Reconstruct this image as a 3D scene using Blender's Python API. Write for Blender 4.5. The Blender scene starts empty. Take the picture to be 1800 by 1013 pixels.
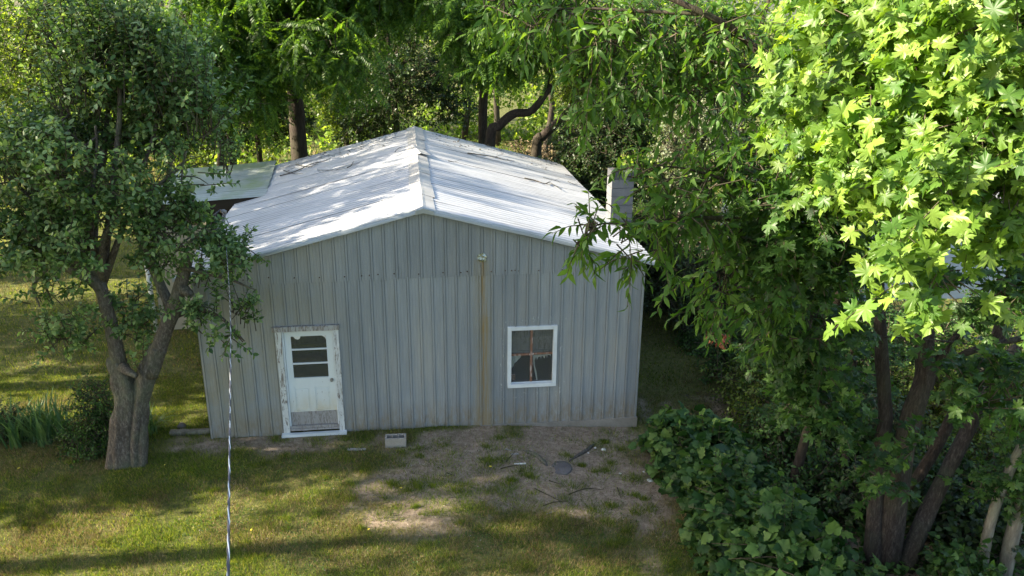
import bpy, math, random
import numpy as np
from mathutils import Matrix, Vector

# ------------------------------------------------------------------ camera, sky, sun, exposure
S = bpy.context.scene
COL = S.collection
F_PX = 1448.5; PITCH = math.radians(19.18); ROLL = math.radians(.454)
YAW = math.radians(7.386); DIST = 14.96; CAM_H = 7.975
cf = np.array([0, math.cos(PITCH), -math.sin(PITCH)])
cr = np.array([1., 0, 0]); cu = np.cross(cr, cf)
cr = cr * math.cos(ROLL) + cu * math.sin(ROLL); cu = np.cross(cr, cf)
CAM = np.array([0, 0, CAM_H])
cd = bpy.data.cameras.new('camera'); cam = bpy.data.objects.new('camera', cd); COL.objects.link(cam)
cam.matrix_world = Matrix(((cr[0], cu[0], -cf[0], 0), (cr[1], cu[1], -cf[1], 0), (cr[2], cu[2], -cf[2], CAM_H), (0, 0, 0, 1)))
cd.sensor_width = 36; cd.lens = 36 * F_PX / 1800; cd.clip_end = 2000; cd.clip_start = .05
S.camera = cam
SUN_EL = math.radians(28); SUN_AZ = math.radians(-97)          # clockwise from +Y
world = bpy.data.worlds.new('World'); S.world = world; world.use_nodes = True
wn = world.node_tree
sky = wn.nodes.new('ShaderNodeTexSky'); sky.sky_type = 'NISHITA'; sky.sun_disc = False
sky.dust_density = 2.0; sky.ozone_density = .8; sky.sun_elevation = SUN_EL; sky.sun_rotation = SUN_AZ % (2 * math.pi)
wn.links.new(sky.outputs[0], wn.nodes['Background'].inputs[0])
wn.nodes['Background'].inputs[1].default_value = .105
tosun = Vector((math.sin(SUN_AZ) * math.cos(SUN_EL), math.cos(SUN_AZ) * math.cos(SUN_EL), math.sin(SUN_EL)))
sl = bpy.data.lights.new('sun', 'SUN'); sl.energy = 5.0; sl.angle = math.radians(.55); sl.color = (1, .90, .74)
sun = bpy.data.objects.new('sun', sl); COL.objects.link(sun)
sun.rotation_euler = tosun.to_track_quat('Z', 'Y').to_euler(); sun.location = (-30, 0, 30)
S.render.engine = 'CYCLES'
S.view_settings.view_transform = 'Standard'; S.view_settings.look = 'None'
S.view_settings.gamma = 1; S.view_settings.use_curve_mapping = False
S.view_settings.exposure = 2.0
S.view_settings.use_white_balance = True; S.view_settings.white_balance_temperature = 6800; S.view_settings.white_balance_tint = 8
S.cycles.max_bounces = 8; S.cycles.transparent_max_bounces = 6; S.cycles.transmission_bounces = 6
S.cycles.diffuse_bounces = 4; S.cycles.sample_clamp_indirect = 4
S.cycles.use_denoising = True

# ------------------------------------------------------------------ helpers
RNG = np.random.default_rng(7)
random.seed(7)
PXF = 1800.

def at(px, py, dep):
    """a point of the place, from where it is seen and its distance"""
    return CAM + (cf + cr * (px - 900) / F_PX - cu * (py - 506.5) / F_PX) * dep

def proj(P):
    q = np.asarray(P) - CAM; z = q @ cf
    z = np.where(np.abs(z) < 1e-6, 1e-6, z)
    return 900 + F_PX * (q @ cr) / z, 506.5 - F_PX * (q @ cu) / z, z

def hash3(i, j, k, seed):
    h = (i.astype(np.int64) * 374761393 + j.astype(np.int64) * 668265263 + k.astype(np.int64) * 2147483647 + seed * 974634777) & 0xffffffff
    h = ((h ^ (h >> 13)) * 1274126177) & 0xffffffff
    h = h ^ (h >> 16)
    return (h & 0xffff) / 65535.

def noise3(p, seed=0):
    p = np.asarray(p, float); f = np.floor(p); t = p - f; t = t * t * (3 - 2 * t)
    i, j, k = f[..., 0].astype(np.int64), f[..., 1].astype(np.int64), f[..., 2].astype(np.int64)
    r = 0
    for a in (0, 1):
        for b in (0, 1):
            for c in (0, 1):
                w = (t[..., 0] if a else 1 - t[..., 0]) * (t[..., 1] if b else 1 - t[..., 1]) * (t[..., 2] if c else 1 - t[..., 2])
                r = r + w * hash3(i + a, j + b, k + c, seed)
    return r

def noise2(x, y, seed=0, oct=3):
    r = 0; amp = 1; tot = 0; s = 1
    for o in range(oct):
        r = r + amp * noise3(np.stack([x * s, y * s, np.zeros_like(x) + .37 * o], -1), seed + o); tot += amp; amp *= .5; s *= 2.03
    return r / tot

def sstep(a, b, x):
    t = np.clip((x - a) / (b - a), 0, 1); return t * t * (3 - 2 * t)

def ground_z(x, y):
    x = np.asarray(x, float); y = np.asarray(y, float)
    z = -.13 - .3 * sstep(-1.5, 4.0, x)
    z = z + .10 * (noise2(x * .25, y * .25, 5, 2) - .5) * sstep(3, 9, np.hypot(x + 1.6, y - 19))
    z = z + .035 * (noise2(x * 1.3, y * 1.3, 9, 3) - .5)
    z = z - .5 * sstep(28, 60, y)
    return z

def bare_mask(x, y):
    """1 where the yard is trodden earth"""
    n = noise2(x * .8, y * .8, 21, 4); n2 = noise2(x * 3.1, y * 3.1, 25, 2)
    d = np.exp(-(((x - .2) / 3.3) ** 2 + ((y - 13.4) / 1.95) ** 2))
    d = np.maximum(d, .75 * np.exp(-(((x + 1.9) / 1.3) ** 2 + ((y - 12.6) / .7) ** 2)))
    d = np.maximum(d, .45 * np.exp(-(((x - 2.4) / 1.0) ** 2 + ((y - 11.4) / 2.0) ** 2)))
    d = np.maximum(d, .55 * np.exp(-(((x + 4.5) / 2.5) ** 2 + ((y - 14.1) / .5) ** 2)))
    d = np.maximum(d, .75 * np.exp(-(((x - 6.5) / 3.3) ** 2 + ((y - 12) / 5.0) ** 2)))
    return np.clip(sstep(.28, .72, d * 1.12 + (n - .5) * 1.5 * np.minimum(1, .35 + d * 1.3) + (n2 - .5) * .7), 0, 1)

def build(name, chunks, mats, parent=None, loc=(0, 0, 0), kind=None, smooth=True):
    """chunks: (verts, faces, material index); ONE mesh object"""
    vs, li, ls, mi = [], [], [], []; off = 0; lo = 0
    for v, f, m in chunks:
        v = np.asarray(v, float).reshape(-1, 3)
        if isinstance(f, np.ndarray):
            groups = [f]
        else:
            by = {}
            for q in f: by.setdefault(len(q), []).append(q)
            groups = [np.array(g) for g in by.values()]
        for g in groups:
            if len(g) == 0: continue
            li.append((g + off).ravel()); ls.append(lo + np.arange(len(g)) * g.shape[1]); lo += g.size
            mi.append(np.full(len(g), m) if np.isscalar(m) else m)
        vs.append(v); off += len(v)
    v = np.concatenate(vs) - np.asarray(loc, float); li = np.concatenate(li); ls = np.concatenate(ls); mi = np.concatenate(mi)
    me = bpy.data.meshes.new(name)
    me.vertices.add(len(v)); me.vertices.foreach_set('co', v.astype(np.float32).ravel())
    me.loops.add(len(li)); me.loops.foreach_set('vertex_index', li.astype(np.int32))
    me.polygons.add(len(ls)); me.polygons.foreach_set('loop_start', ls.astype(np.int32))
    me.polygons.foreach_set('material_index', mi.astype(np.int32))
    me.polygons.foreach_set('use_smooth', np.full(len(ls), smooth))
    me.update(calc_edges=True)
    for m in (mats if isinstance(mats, (list, tuple)) else [mats]): me.materials.append(m)
    o = bpy.data.objects.new(name, me); COL.objects.link(o)
    if parent is not None: o.parent = parent
    else: o.location = loc
    if kind: o['kind'] = kind
    return o

def share(name, me, parent, M, col=None):
    o = bpy.data.objects.new(name, me); COL.objects.link(o); o.parent = parent; o.matrix_local = M
    return o

def tag(o, label, cat, group=None):
    o['label'] = label; o['category'] = cat
    if group: o['group'] = group
    return o

def thing(name, label, cat, loc=(0, 0, 0), group=None, rz=0):
    o = bpy.data.objects.new(name, None); COL.objects.link(o); o.location = [float(a) for a in loc]; o.rotation_euler = (0, 0, rz)
    o.empty_display_size = .2
    return tag(o, label, cat, group)

BOXF = [(0, 3, 2, 1), (4, 5, 6, 7), (0, 1, 5, 4), (1, 2, 6, 5), (2, 3, 7, 6), (3, 0, 4, 7)]
def box(x0, x1, y0, y1, z0, z1, m=0):
    return (np.array([(x0, y0, z0), (x1, y0, z0), (x1, y1, z0), (x0, y1, z0), (x0, y0, z1), (x1, y0, z1), (x1, y1, z1), (x0, y1, z1)], float), BOXF, m)

def rough_box(x0, x1, y0, y1, z0, z1, amp=.003, m=0, b=.004, nx=6):
    """a board whose long faces waver slightly; ends chamfered"""
    L = (x1 - x0, y1 - y0, z1 - z0); ax = int(np.argmax(L)); o = [a for a in range(3) if a != ax]
    lo = (x0, y0, z0); hi = (x1, y1, z1)
    ring = []
    for (p, q) in ((lo[o[0]], lo[o[1]]), (hi[o[0]], lo[o[1]]), (hi[o[0]], hi[o[1]]), (lo[o[0]], hi[o[1]])): ring.append((p, q))
    c = ((lo[o[0]] + hi[o[0]]) / 2, (lo[o[1]] + hi[o[1]]) / 2); vs = []
    ts = [0, .004 / max(L[ax], .01)] + [(k + 1) / (nx + 1) for k in range(nx)] + [1 - .004 / max(L[ax], .01), 1]
    for k, t in enumerate(ts):
        for (p, q) in ring:
            sh = b if k in (0, len(ts) - 1) else 0
            P = [0, 0, 0]; P[ax] = lo[ax] + L[ax] * t
            P[o[0]] = p - math.copysign(min(sh, L[o[0]] * .3), p - c[0]) + random.uniform(-amp, amp)
            P[o[1]] = q - math.copysign(min(sh, L[o[1]] * .3), q - c[1]) + random.uniform(-amp, amp)
            vs.append(P)
    fs = []
    for k in range(len(ts) - 1):
        for j in range(4): fs.append((k * 4 + j, k * 4 + (j + 1) % 4, k * 4 + 4 + (j + 1) % 4, k * 4 + 4 + j))
    fs.append((3, 2, 1, 0)); e = (len(ts) - 1) * 4; fs.append((e, e + 1, e + 2, e + 3))
    return (np.array(vs), fs, m)

def curve(pts, n):
    P = np.asarray(pts, float); k = len(P)
    if k == 2: return P[0] + (P[1] - P[0]) * np.linspace(0, 1, n)[:, None]
    E = np.vstack([2 * P[0] - P[1], P, 2 * P[-1] - P[-2]]); out = []
    for t in np.linspace(0, k - 1 - 1e-9, n):
        i = int(t); u = t - i; a, b, c, d = E[i:i + 4]
        out.append(.5 * ((2 * b) + (c - a) * u + (2 * a - 5 * b + 4 * c - d) * u * u + (3 * b - a - 3 * c + d) * u ** 3))
    return np.array(out)

def tube(pts, rad, sides=8, m=0, ridges=0, amp=0, seed=0):
    P = np.asarray(pts, float); n = len(P); rad = np.broadcast_to(np.asarray(rad, float), (n,)) if np.ndim(rad) == 0 else np.interp(np.linspace(0, 1, n), np.linspace(0, 1, len(rad)), rad)
    T = np.gradient(P, axis=0); T /= np.linalg.norm(T, axis=1)[:, None] + 1e-9
    a = np.array([1, 0, 0.]) if abs(T[0][0]) < .8 else np.array([0, 1., 0])
    A = np.zeros_like(P)
    for i in range(n):
        a = a - T[i] * (a @ T[i]); a = a / (np.linalg.norm(a) + 1e-9); A[i] = a
    B = np.cross(T, A); th = np.arange(sides) * 2 * math.pi / sides
    r = rad[:, None] * np.ones(sides)
    if amp:
        q = np.stack([np.cos(th)[None, :] * 1.7 + 0 * r, np.sin(th)[None, :] * 1.7 + 0 * r, np.arange(n)[:, None] * .45 + 0 * r], -1)
        r = r * (1 + amp * 2 * (noise3(q + seed * 3.1, seed) - .5))
        if ridges: r = r * (1 + amp * .7 * np.cos(th * ridges + np.arange(n)[:, None] * .08 + seed)[...])
    V = P[:, None, :] + A[:, None, :] * (np.cos(th) * r)[..., None] + B[:, None, :] * (np.sin(th) * r)[..., None]
    V = V.reshape(-1, 3)
    i = np.arange(n - 1)[:, None] * sides; j = np.arange(sides)[None, :]; j2 = (j + 1) % sides
    Fq = np.stack([i + j, i + j2, i + sides + j2, i + sides + j], -1).reshape(-1, 4)
    return (V, [tuple(q) for q in Fq.tolist()] + [tuple(range(sides))[::-1], tuple(range((n - 1) * sides, n * sides))], m)

# ------------------------------------------------------------------ materials
def mat(name, rough=.7, metal=0., spec=.4):
    m = bpy.data.materials.new(name); m.use_nodes = True; nt = m.node_tree
    b = nt.nodes['Principled BSDF']; b.inputs['Roughness'].default_value = rough; b.inputs['Metallic'].default_value = metal
    b.inputs['Specular IOR Level'].default_value = spec
    return m, nt, b
class N:
    def __init__(s, nt): s.nt = nt
    def n(s, t, **k):
        q = s.nt.nodes.new(t)
        for a, b in k.items():
            if a.startswith('i_'):
                key = a[2:]; key = int(key) if key.isdigit() else key.replace('_', ' ')
                if hasattr(b, 'node'): s.nt.links.new(b, q.inputs[key])
                else: q.inputs[key].default_value = b
            else: setattr(q, a, b)
        return q
    def coord(s, scale=(1, 1, 1), out='Object'):
        t = s.n('ShaderNodeTexCoord'); m = s.n('ShaderNodeMapping'); m.inputs['Scale'].default_value = scale
        s.nt.links.new(t.outputs[out], m.inputs[0]); return m.outputs[0]
    def noise(s, vec, scale=5, detail=5, rough=.6, dist=0):
        q = s.n('ShaderNodeTexNoise'); q.inputs['Scale'].default_value = scale; q.inputs['Detail'].default_value = detail
        q.inputs['Roughness'].default_value = rough; q.inputs['Distortion'].default_value = dist
        s.nt.links.new(vec, q.inputs['Vector']); return q.outputs[0]
    def ramp(s, fac, stops):
        q = s.n('ShaderNodeValToRGB'); e = q.color_ramp.elements
        while len(e) < len(stops): e.new(.5)
        for k, (p, c) in enumerate(stops):
            e[k].position = p; e[k].color = (*c, 1) if not np.isscalar(c) else (c, c, c, 1)
        s.nt.links.new(fac, q.inputs[0]); return q.outputs[0]
    def math(s, op, a, b=None, clamp=False):
        q = s.n('ShaderNodeMath', operation=op); q.use_clamp = clamp
        for k, v in enumerate((a, b)):
            if v is None: continue
            if hasattr(v, 'node'): s.nt.links.new(v, q.inputs[k])
            else: q.inputs[k].default_value = v
        return q.outputs[0]
    def mix(s, fac, a, b, mode='MIX'):
        q = s.n('ShaderNodeMix', data_type='RGBA', blend_type=mode)
        for k, v in ((0, fac), (6, a), (7, b)):
            if hasattr(v, 'node'): s.nt.links.new(v, q.inputs[k])
            elif k == 0: q.inputs[k].default_value = v
            else: q.inputs[k].default_value = (*v, 1)
        return q.outputs[2]
    def bump(s, b, h, strength=.4, dist=.01):
        q = s.n('ShaderNodeBump'); q.inputs['Strength'].default_value = strength; q.inputs['Distance'].default_value = dist
        s.nt.links.new(h, q.inputs['Height']); s.nt.links.new(q.outputs[0], b.inputs['Normal'])

def leaf_mat(name, dark, mid, light, trans=.42, tint=(1.9, 1.9, .75), rough=.42, spec=.35):
    m, nt, b = mat(name, rough, 0, spec); g = N(nt)
    gi = g.n('ShaderNodeNewGeometry'); oi = g.n('ShaderNodeObjectInfo')
    r = g.math('FRACT', g.math('ADD', gi.outputs['Random Per Island'], g.math('MULTIPLY', oi.outputs['Random'], 3.7)))
    c = g.ramp(r, [(0, dark), (.5, mid), (.86, light), (1, tuple(min(1, q * 1.25) for q in light))])
    big = g.noise(g.coord((1, 1, 1)), 1.1, 2, .5)
    c = g.mix(1, c, g.ramp(big, [(.3, .8), (.7, 1.2)]), 'MULTIPLY')
    nt.links.new(c, b.inputs['Base Color'])
    t = g.n('ShaderNodeBsdfTranslucent'); c2 = g.mix(1, c, tint, 'MULTIPLY'); nt.links.new(c2, t.inputs[0])
    mx = g.n('ShaderNodeMixShader'); mx.inputs[0].default_value = trans
    nt.links.new(b.outputs[0], mx.inputs[1]); nt.links.new(t.outputs[0], mx.inputs[2])
    nt.links.new(mx.outputs[0], nt.nodes['Material Output'].inputs[0]); return m

def bark_mat(name, c1, c2, scale=(6, 6, 1.2), bump=.7):
    m, nt, b = mat(name, .9, 0, .2); g = N(nt); v = g.coord(scale)
    n1 = g.noise(v, 3.5, 8, .7, .6); n2 = g.noise(g.coord(), 1.6, 3)
    c = g.ramp(n1, [(.3, tuple(q * .45 for q in c1)), (.5, c1), (.72, c2)])
    c = g.mix(g.ramp(n2, [(.45, 0.), (.7, .5)]), c, tuple(q * .7 for q in (c2[0] * .8, c2[1] * 1.1, c2[2] * .75)))
    nt.links.new(c, b.inputs['Base Color']); g.bump(b, n1, bump, .03); return m

M = {}
M['leaf_apple'] = leaf_mat('apple_leaf', (.04, .09, .028), (.095, .17, .055), (.24, .33, .15), .36, (1.8, 1.9, .7))
M['leaf_walnut'] = leaf_mat('frond_leaf', (.035, .085, .014), (.062, .135, .024), (.12, .21, .036), .48, (2.2, 2.1, .6))
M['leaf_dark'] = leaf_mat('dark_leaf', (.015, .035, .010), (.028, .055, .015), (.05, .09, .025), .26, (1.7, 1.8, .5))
M['leaf_wood'] = leaf_mat('woodland_leaf', (.04, .085, .015), (.085, .14, .025), (.17, .23, .045), .46, (2.1, 2.0, .6))
M['leaf_far'] = leaf_mat('far_backlit_leaf', (.06, .12, .02), (.16, .26, .05), (.3, .4, .09), .5, (1.9, 1.8, .6))  # brighter leaf colour stands in for backlight on the far woodland
M['leaf_pale'] = leaf_mat('pale_leaf', (.10, .13, .07), (.16, .19, .11), (.24, .27, .16), .3, (1.5, 1.5, .8))
M['leaf_cherry'] = leaf_mat('drooping_leaf', (.045, .11, .02), (.07, .15, .03), (.12, .21, .045), .42, (2.0, 1.9, .6), .4, .25)
M['leaf_maple'] = leaf_mat('maple_leaf', (.055, .13, .02), (.11, .20, .03), (.20, .30, .055), .42, (2.1, 2.0, .7))
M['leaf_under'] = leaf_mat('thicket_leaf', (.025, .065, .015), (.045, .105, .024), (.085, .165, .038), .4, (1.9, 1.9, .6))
M['leaf_grape'] = leaf_mat('vine_leaf', (.018, .055, .014), (.038, .095, .022), (.09, .16, .035), .25, (1.6, 1.8, .6), .5, .3)
M['leaf_iris'] = leaf_mat('blade_leaf', (.05, .11, .045), (.08, .16, .06), (.14, .22, .08), .3)
M['leaf_red'] = leaf_mat('red_leaf', (.3, .06, .03), (.4, .10, .05), (.5, .2, .08), .3, (1.2, 1, .8))
M['grass'] = leaf_mat('grass_blade', (.05, .10, .014), (.11, .175, .024), (.24, .26, .06), .45, (1.7, 1.6, .6), .6, .2)
M['litter'] = leaf_mat('dry_litter', (.09, .065, .045), (.22, .17, .12), (.36, .31, .24), .1, (1.2, 1.1, .9), .8, .1)
M['straw'] = leaf_mat('dry_grass_blade', (.15, .11, .05), (.24, .175, .085), (.36, .28, .15), .25, (1.3, 1.2, .9), .7, .1)
M['twig'] = bark_mat('twig_bark', (.075, .06, .042), (.14, .115, .085), (3, 3, 3), .2)
M['bark_apple'] = bark_mat('grey_bark', (.10, .085, .075), (.27, .24, .215), (9, 9, 3.2), 1.0)
M['bark_dark'] = bark_mat('dark_bark', (.05, .038, .030), (.11, .088, .07), (7, 7, 1.2), .9)
M['bark_maple'] = bark_mat('furrowed_bark', (.045, .036, .030), (.12, .10, .088), (10, 10, 2.2), 1.0)
M['bark_pale'] = bark_mat('pale_bark', (.17, .155, .125), (.29, .27, .22), (3, 3, .8), .3)

# galvanised wall sheet, with the rust run under the round patch
m, nt, b = mat('weathered_wall_metal', .48, .15, .4); g = N(nt); v = g.coord()
tc = g.n('ShaderNodeTexCoord'); sx = g.n('ShaderNodeSeparateXYZ'); nt.links.new(tc.outputs['Object'], sx.inputs[0])
X, Z = sx.outputs[0], sx.outputs[2]
n1 = g.noise(g.coord((1.2, 1.2, .35)), 1.3, 5, .6); n2 = g.noise(g.coord((14, 14, .6)), 2.0, 5, .7); n3 = g.noise(v, 60, 4, .7)
c = g.ramp(n1, [(.35, (.27, .30, .33)), (.5, (.305, .33, .35)), (.66, (.34, .35, .345))])
oi = g.n('ShaderNodeObjectInfo')
c = g.mix(1, c, g.ramp(oi.outputs['Random'], [(0, .86), (1, 1.08)]), 'MULTIPLY')
c = g.mix(1, c, g.ramp(n2, [(.3, .86), (.7, 1.1)]), 'MULTIPLY'); c = g.mix(1, c, g.ramp(n3, [(.3, .93), (.7, 1.06)]), 'MULTIPLY')
# warm weathering band on the lower left, splash dirt at the foot
wl = g.math('MULTIPLY', g.ramp(g.math('MULTIPLY', g.math('ADD', X, 6.0), .3), [(0, 1.), (.45, .75), (1, 0.)]), g.ramp(g.noise(g.coord((.8, 1, .6)), 1.7, 4, .6), [(.35, 0.), (.6, .75)]))
c = g.mix(wl, c, (.31, .285, .215))
foot = g.math('MULTIPLY', g.ramp(Z, [(.0, 1.), (.5, 0.)]), g.ramp(g.noise(g.coord((5, 1, 1.5)), 2.2, 6, .75), [(.38, 0.), (.62, .9)]))
c = g.mix(foot, c, (.25, .21, .145))
def streak(cx, w, ztop, col, k, c):
    jit = g.math('MULTIPLY', g.math('SUBTRACT', g.noise(g.coord((2, 2, 1.2)), 2, 3), .5), w * .9)
    d = g.math('ABSOLUTE', g.math('SUBTRACT', g.math('ADD', X, jit), cx)); f = g.math('SUBTRACT', 1, g.math('DIVIDE', d, w), True)
    f = g.math('MULTIPLY', g.math('POWER', f, 1.3), g.math('LESS_THAN', Z, ztop))
    f = g.math('MULTIPLY', f, g.ramp(g.noise(g.coord((22, 22, .9)), 2, 5, .7), [(.36, .12), (.62, 1.)]))
    return g.mix(g.math('MULTIPLY', f, k, True), c, col)
c = streak(-.57, .30, 3.36, (.27, .225, .11), .75, c)
c = streak(-.565, .055, 3.36, (.33, .20, .06), 1.05, c)
c = streak(-.47, .09, 2.2, (.29, .22, .10), .6, c)
c = streak(-.66, .06, 1.3, (.30, .23, .12), .6, c)
c = streak(-.50, .03, 2.6, (.30, .2, .07), .7, c)
# flaked white paint round the window
du = g.math('MAXIMUM', g.math('SUBTRACT', g.math('ABSOLUTE', g.math('SUBTRACT', X, .41)), .52), g.math('SUBTRACT', g.math('ABSOLUTE', g.math('SUBTRACT', Z, 1.29)), .73))
pm = g.math('MULTIPLY', g.math('MULTIPLY', g.math('GREATER_THAN', du, .02), g.math('LESS_THAN', du, .15)), g.math('GREATER_THAN', g.noise(g.coord((14, 14, 4)), 1.6, 5, .7), .62))
c = g.mix(g.math('MULTIPLY', pm, .8), c, (.62, .65, .66))
nt.links.new(c, b.inputs['Base Color']); g.bump(b, g.noise(g.coord((3, 3, 1)), 3, 3), .25, .01)
rr = g.ramp(n1, [(.3, .42), (.7, .62)]); nt.links.new(rr, b.inputs['Roughness']); M['wall'] = m

def sheet_mat(name, base, rough, metal, dirt=(.30, .28, .24), amt=.35, moss=None, pitch=0, gro=.36):
    m, nt, b = mat(name, rough, metal, .5); g = N(nt)
    n1 = g.noise(g.coord((.7, 1.6, 1)), 1.5, 5, .65); n2 = g.noise(g.coord((2, 9, 2)), 2.0, 5, .7); oi = g.n('ShaderNodeObjectInfo')
    c = g.mix(1, base, g.ramp(oi.outputs['Random'], [(0, .93), (1, 1.04)]), 'MULTIPLY')
    c = g.mix(1, c, g.ramp(n1, [(.3, .94), (.7, 1.03)]), 'MULTIPLY')
    c = g.mix(g.ramp(n2, [(.5, 0.), (.8, amt)]), c, dirt)
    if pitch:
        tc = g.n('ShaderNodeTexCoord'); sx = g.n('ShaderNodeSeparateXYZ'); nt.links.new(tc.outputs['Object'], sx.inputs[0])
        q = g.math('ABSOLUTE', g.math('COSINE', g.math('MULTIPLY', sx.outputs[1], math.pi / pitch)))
        q = g.math('MULTIPLY', g.ramp(q, [(.15, 1.), (.62, 0.)]), g.ramp(n2, [(.25, .55), (.6, 1.)]))  # darkens the valleys in the colour, standing in for corrugation shading
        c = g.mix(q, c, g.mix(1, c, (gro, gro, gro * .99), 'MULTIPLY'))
    if moss: c = g.mix(g.ramp(g.noise(g.coord((1, .5, 1)), 1.1, 4), [(.42, 0.), (.62, .7)]), c, moss)
    sp = g.noise(g.coord((1, 1, 1)), 26, 3, .6); c = g.mix(g.ramp(sp, [(.69, 0.), (.74, .6)]), c, (.13, .11, .09))
    nt.links.new(c, b.inputs['Base Color']); g.bump(b, g.noise(g.coord((2, 4, 1)), 2.5, 3), .3, .02)
    nt.links.new(g.ramp(n1, [(.3, rough * .8), (.7, rough * 1.2)]), b.inputs['Roughness']); return m
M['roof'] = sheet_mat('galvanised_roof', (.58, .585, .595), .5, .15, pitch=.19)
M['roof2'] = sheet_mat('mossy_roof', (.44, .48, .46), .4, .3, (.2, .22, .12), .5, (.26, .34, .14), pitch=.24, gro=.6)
M['trim'] = sheet_mat('trim_metal', (.36, .39, .41), .4, .4)
M['cap'] = sheet_mat('ridge_metal', (.60, .58, .55), .5, .25, (.36, .3, .24), .5)

def peel(name, paint, wood, thr, rough=.7):
    m, nt, b = mat(name, rough, 0, .3); g = N(nt); tcv = g.coord((9, 9, 1.6)); n1 = g.noise(tcv, 2.6, 8, .72, 1.2); n2 = g.noise(g.coord((60, 60, 4)), 1, 4)
    w = g.mix(1, wood, g.ramp(n2, [(.3, .6), (.7, 1.3)]), 'MULTIPLY'); f = g.ramp(n1, [(thr, 0.), (thr + .03, 1.)])
    p = g.mix(1, paint, g.ramp(g.noise(g.coord(), 4, 4), [(.3, .86), (.7, 1.03)]), 'MULTIPLY')
    nt.links.new(g.mix(f, w, p), b.inputs['Base Color']); g.bump(b, f, .6, .002); return m
M['paint'] = peel('white_paint', (.72, .76, .78), (.4, .38, .34), .30)
M['peel'] = peel('peeling_paint', (.64, .66, .66), (.24, .21, .19), .44)
M['peel_h'] = peel('flaking_header_paint', (.45, .45, .44), (.25, .22, .2), .5)
M['wood'] = peel('bare_grey_wood', (.36, .35, .345), (.25, .225, .21), .45)
M['brown'] = peel('brown_flaking_wood', (.55, .46, .42), (.25, .13, .085), .56)
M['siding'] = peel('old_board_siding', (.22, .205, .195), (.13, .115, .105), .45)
m, nt, b = mat('door_paint', .55, 0, .35); g = N(nt); tc = g.n('ShaderNodeTexCoord'); sx = g.n('ShaderNodeSeparateXYZ'); nt.links.new(tc.outputs['Object'], sx.inputs[0])
dz = g.math('MULTIPLY', g.ramp(sx.outputs[2], [(.3, 1.), (.8, 0.)]), g.ramp(g.noise(g.coord((2, 2, 1)), 3, 4), [(.3, .3), (.65, 1.)]))
c = g.mix(dz, (.70, .755, .775), (.6, .55, .42))
fl = g.math('GREATER_THAN', g.noise(g.coord((8, 8, 2.2)), 3, 6, .75), .665); c = g.mix(fl, c, (.27, .24, .22))
nt.links.new(c, b.inputs['Base Color']); M['door'] = m
def concrete(name, c1, c2, rough=.9):
    m, nt, b = mat(name, rough, 0, .25); g = N(nt); n1 = g.noise(g.coord(), 3, 6, .65); n2 = g.noise(g.coord(), 60, 3, .6)
    c = g.mix(1, g.ramp(n1, [(.3, c1), (.7, c2)]), g.ramp(n2, [(.3, .85), (.7, 1.1)]), 'MULTIPLY'); nt.links.new(c, b.inputs['Base Color']); g.bump(b, n2, .5, .004); return m
M['concrete'] = concrete('concrete', (.20, .185, .16), (.33, .31, .28)); M['cinder'] = concrete('cinder_block', (.27, .25, .225), (.37, .35, .315))
M['chimney'] = concrete('chimney_block', (.12, .125, .132), (.18, .184, .19)); M['soot'] = concrete('sooty_chimney_block', (.045, .046, .05), (.11, .112, .118)); M['stone'] = concrete('stone', (.2, .18, .17), (.4, .38, .36))
M['white'] = concrete('white_chip', (.7, .69, .66), (.8, .8, .78)); M['slab'] = concrete('dark_stone', (.09, .08, .08), (.17, .155, .15)); M['mortar'] = concrete('mortar', (.09, .09, .09), (.13, .13, .125))
m, nt, b = mat('window_glass', .06, 0, .5); b.inputs['Base Color'].default_value = (.9, .95, .95, 1); b.inputs['Transmission Weight'].default_value = .96; b.inputs['IOR'].default_value = 1.35; M['glass'] = m
m, nt, b = mat('lace_cloth', .9, 0, .1); b.inputs['Base Color'].default_value = (.5, .49, .45, 1); M['cloth'] = m
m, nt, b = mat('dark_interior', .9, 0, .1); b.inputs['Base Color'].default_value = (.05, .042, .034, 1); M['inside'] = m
m, nt, b = mat('tarnished_metal', .35, .9, .5); b.inputs['Base Color'].default_value = (.33, .31, .27, 1); M['knob'] = m
m, nt, b = mat('bright_foil', .22, 1., .5); b.inputs['Base Color'].default_value = (.5, .54, .52, 1); g = N(nt); g.bump(b, g.noise(g.coord(), 40, 4), 1, .01); M['foil'] = m
m, nt, b = mat('rusty_screw', .8, .2, .3); b.inputs['Base Color'].default_value = (.10, .05, .03, 1); M['screw'] = m
m, nt, b = mat('bare_aluminium', .3, .7, .5); b.inputs['Base Color'].default_value = (.75, .77, .82, 1); M['alu'] = m
m, nt, b = mat('black_cable_jacket', .45, 0, .5); b.inputs['Base Color'].default_value = (.05, .05, .07, 1); M['cable'] = m
m, nt, b = mat('grey_conduit', .5, .5, .5); b.inputs['Base Color'].default_value = (.22, .21, .2, 1); M['conduit'] = m
m, nt, b = mat('cream_siding', .6, 0, .3); b.inputs['Base Color'].default_value = (.40, .37, .29, 1); M['cream'] = m
m, nt, b = mat('pale_siding', .5, 0, .4); b.inputs['Base Color'].default_value = (.36, .41, .46, 1); M['pale'] = m
m, nt, b = mat('grey_shingle', .9, 0, .2); b.inputs['Base Color'].default_value = (.22, .22, .23, 1); M['shingle'] = m
m, nt, b = mat('rust_brown_brush', .9, 0, .1); b.inputs['Base Color'].default_value = (.17, .13, .075, 1); M['brush'] = m
m, nt, b = mat('yellow_leaf', .6, 0, .3); b.inputs['Base Color'].default_value = (.75, .58, .06, 1); M['yellow'] = m

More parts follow.
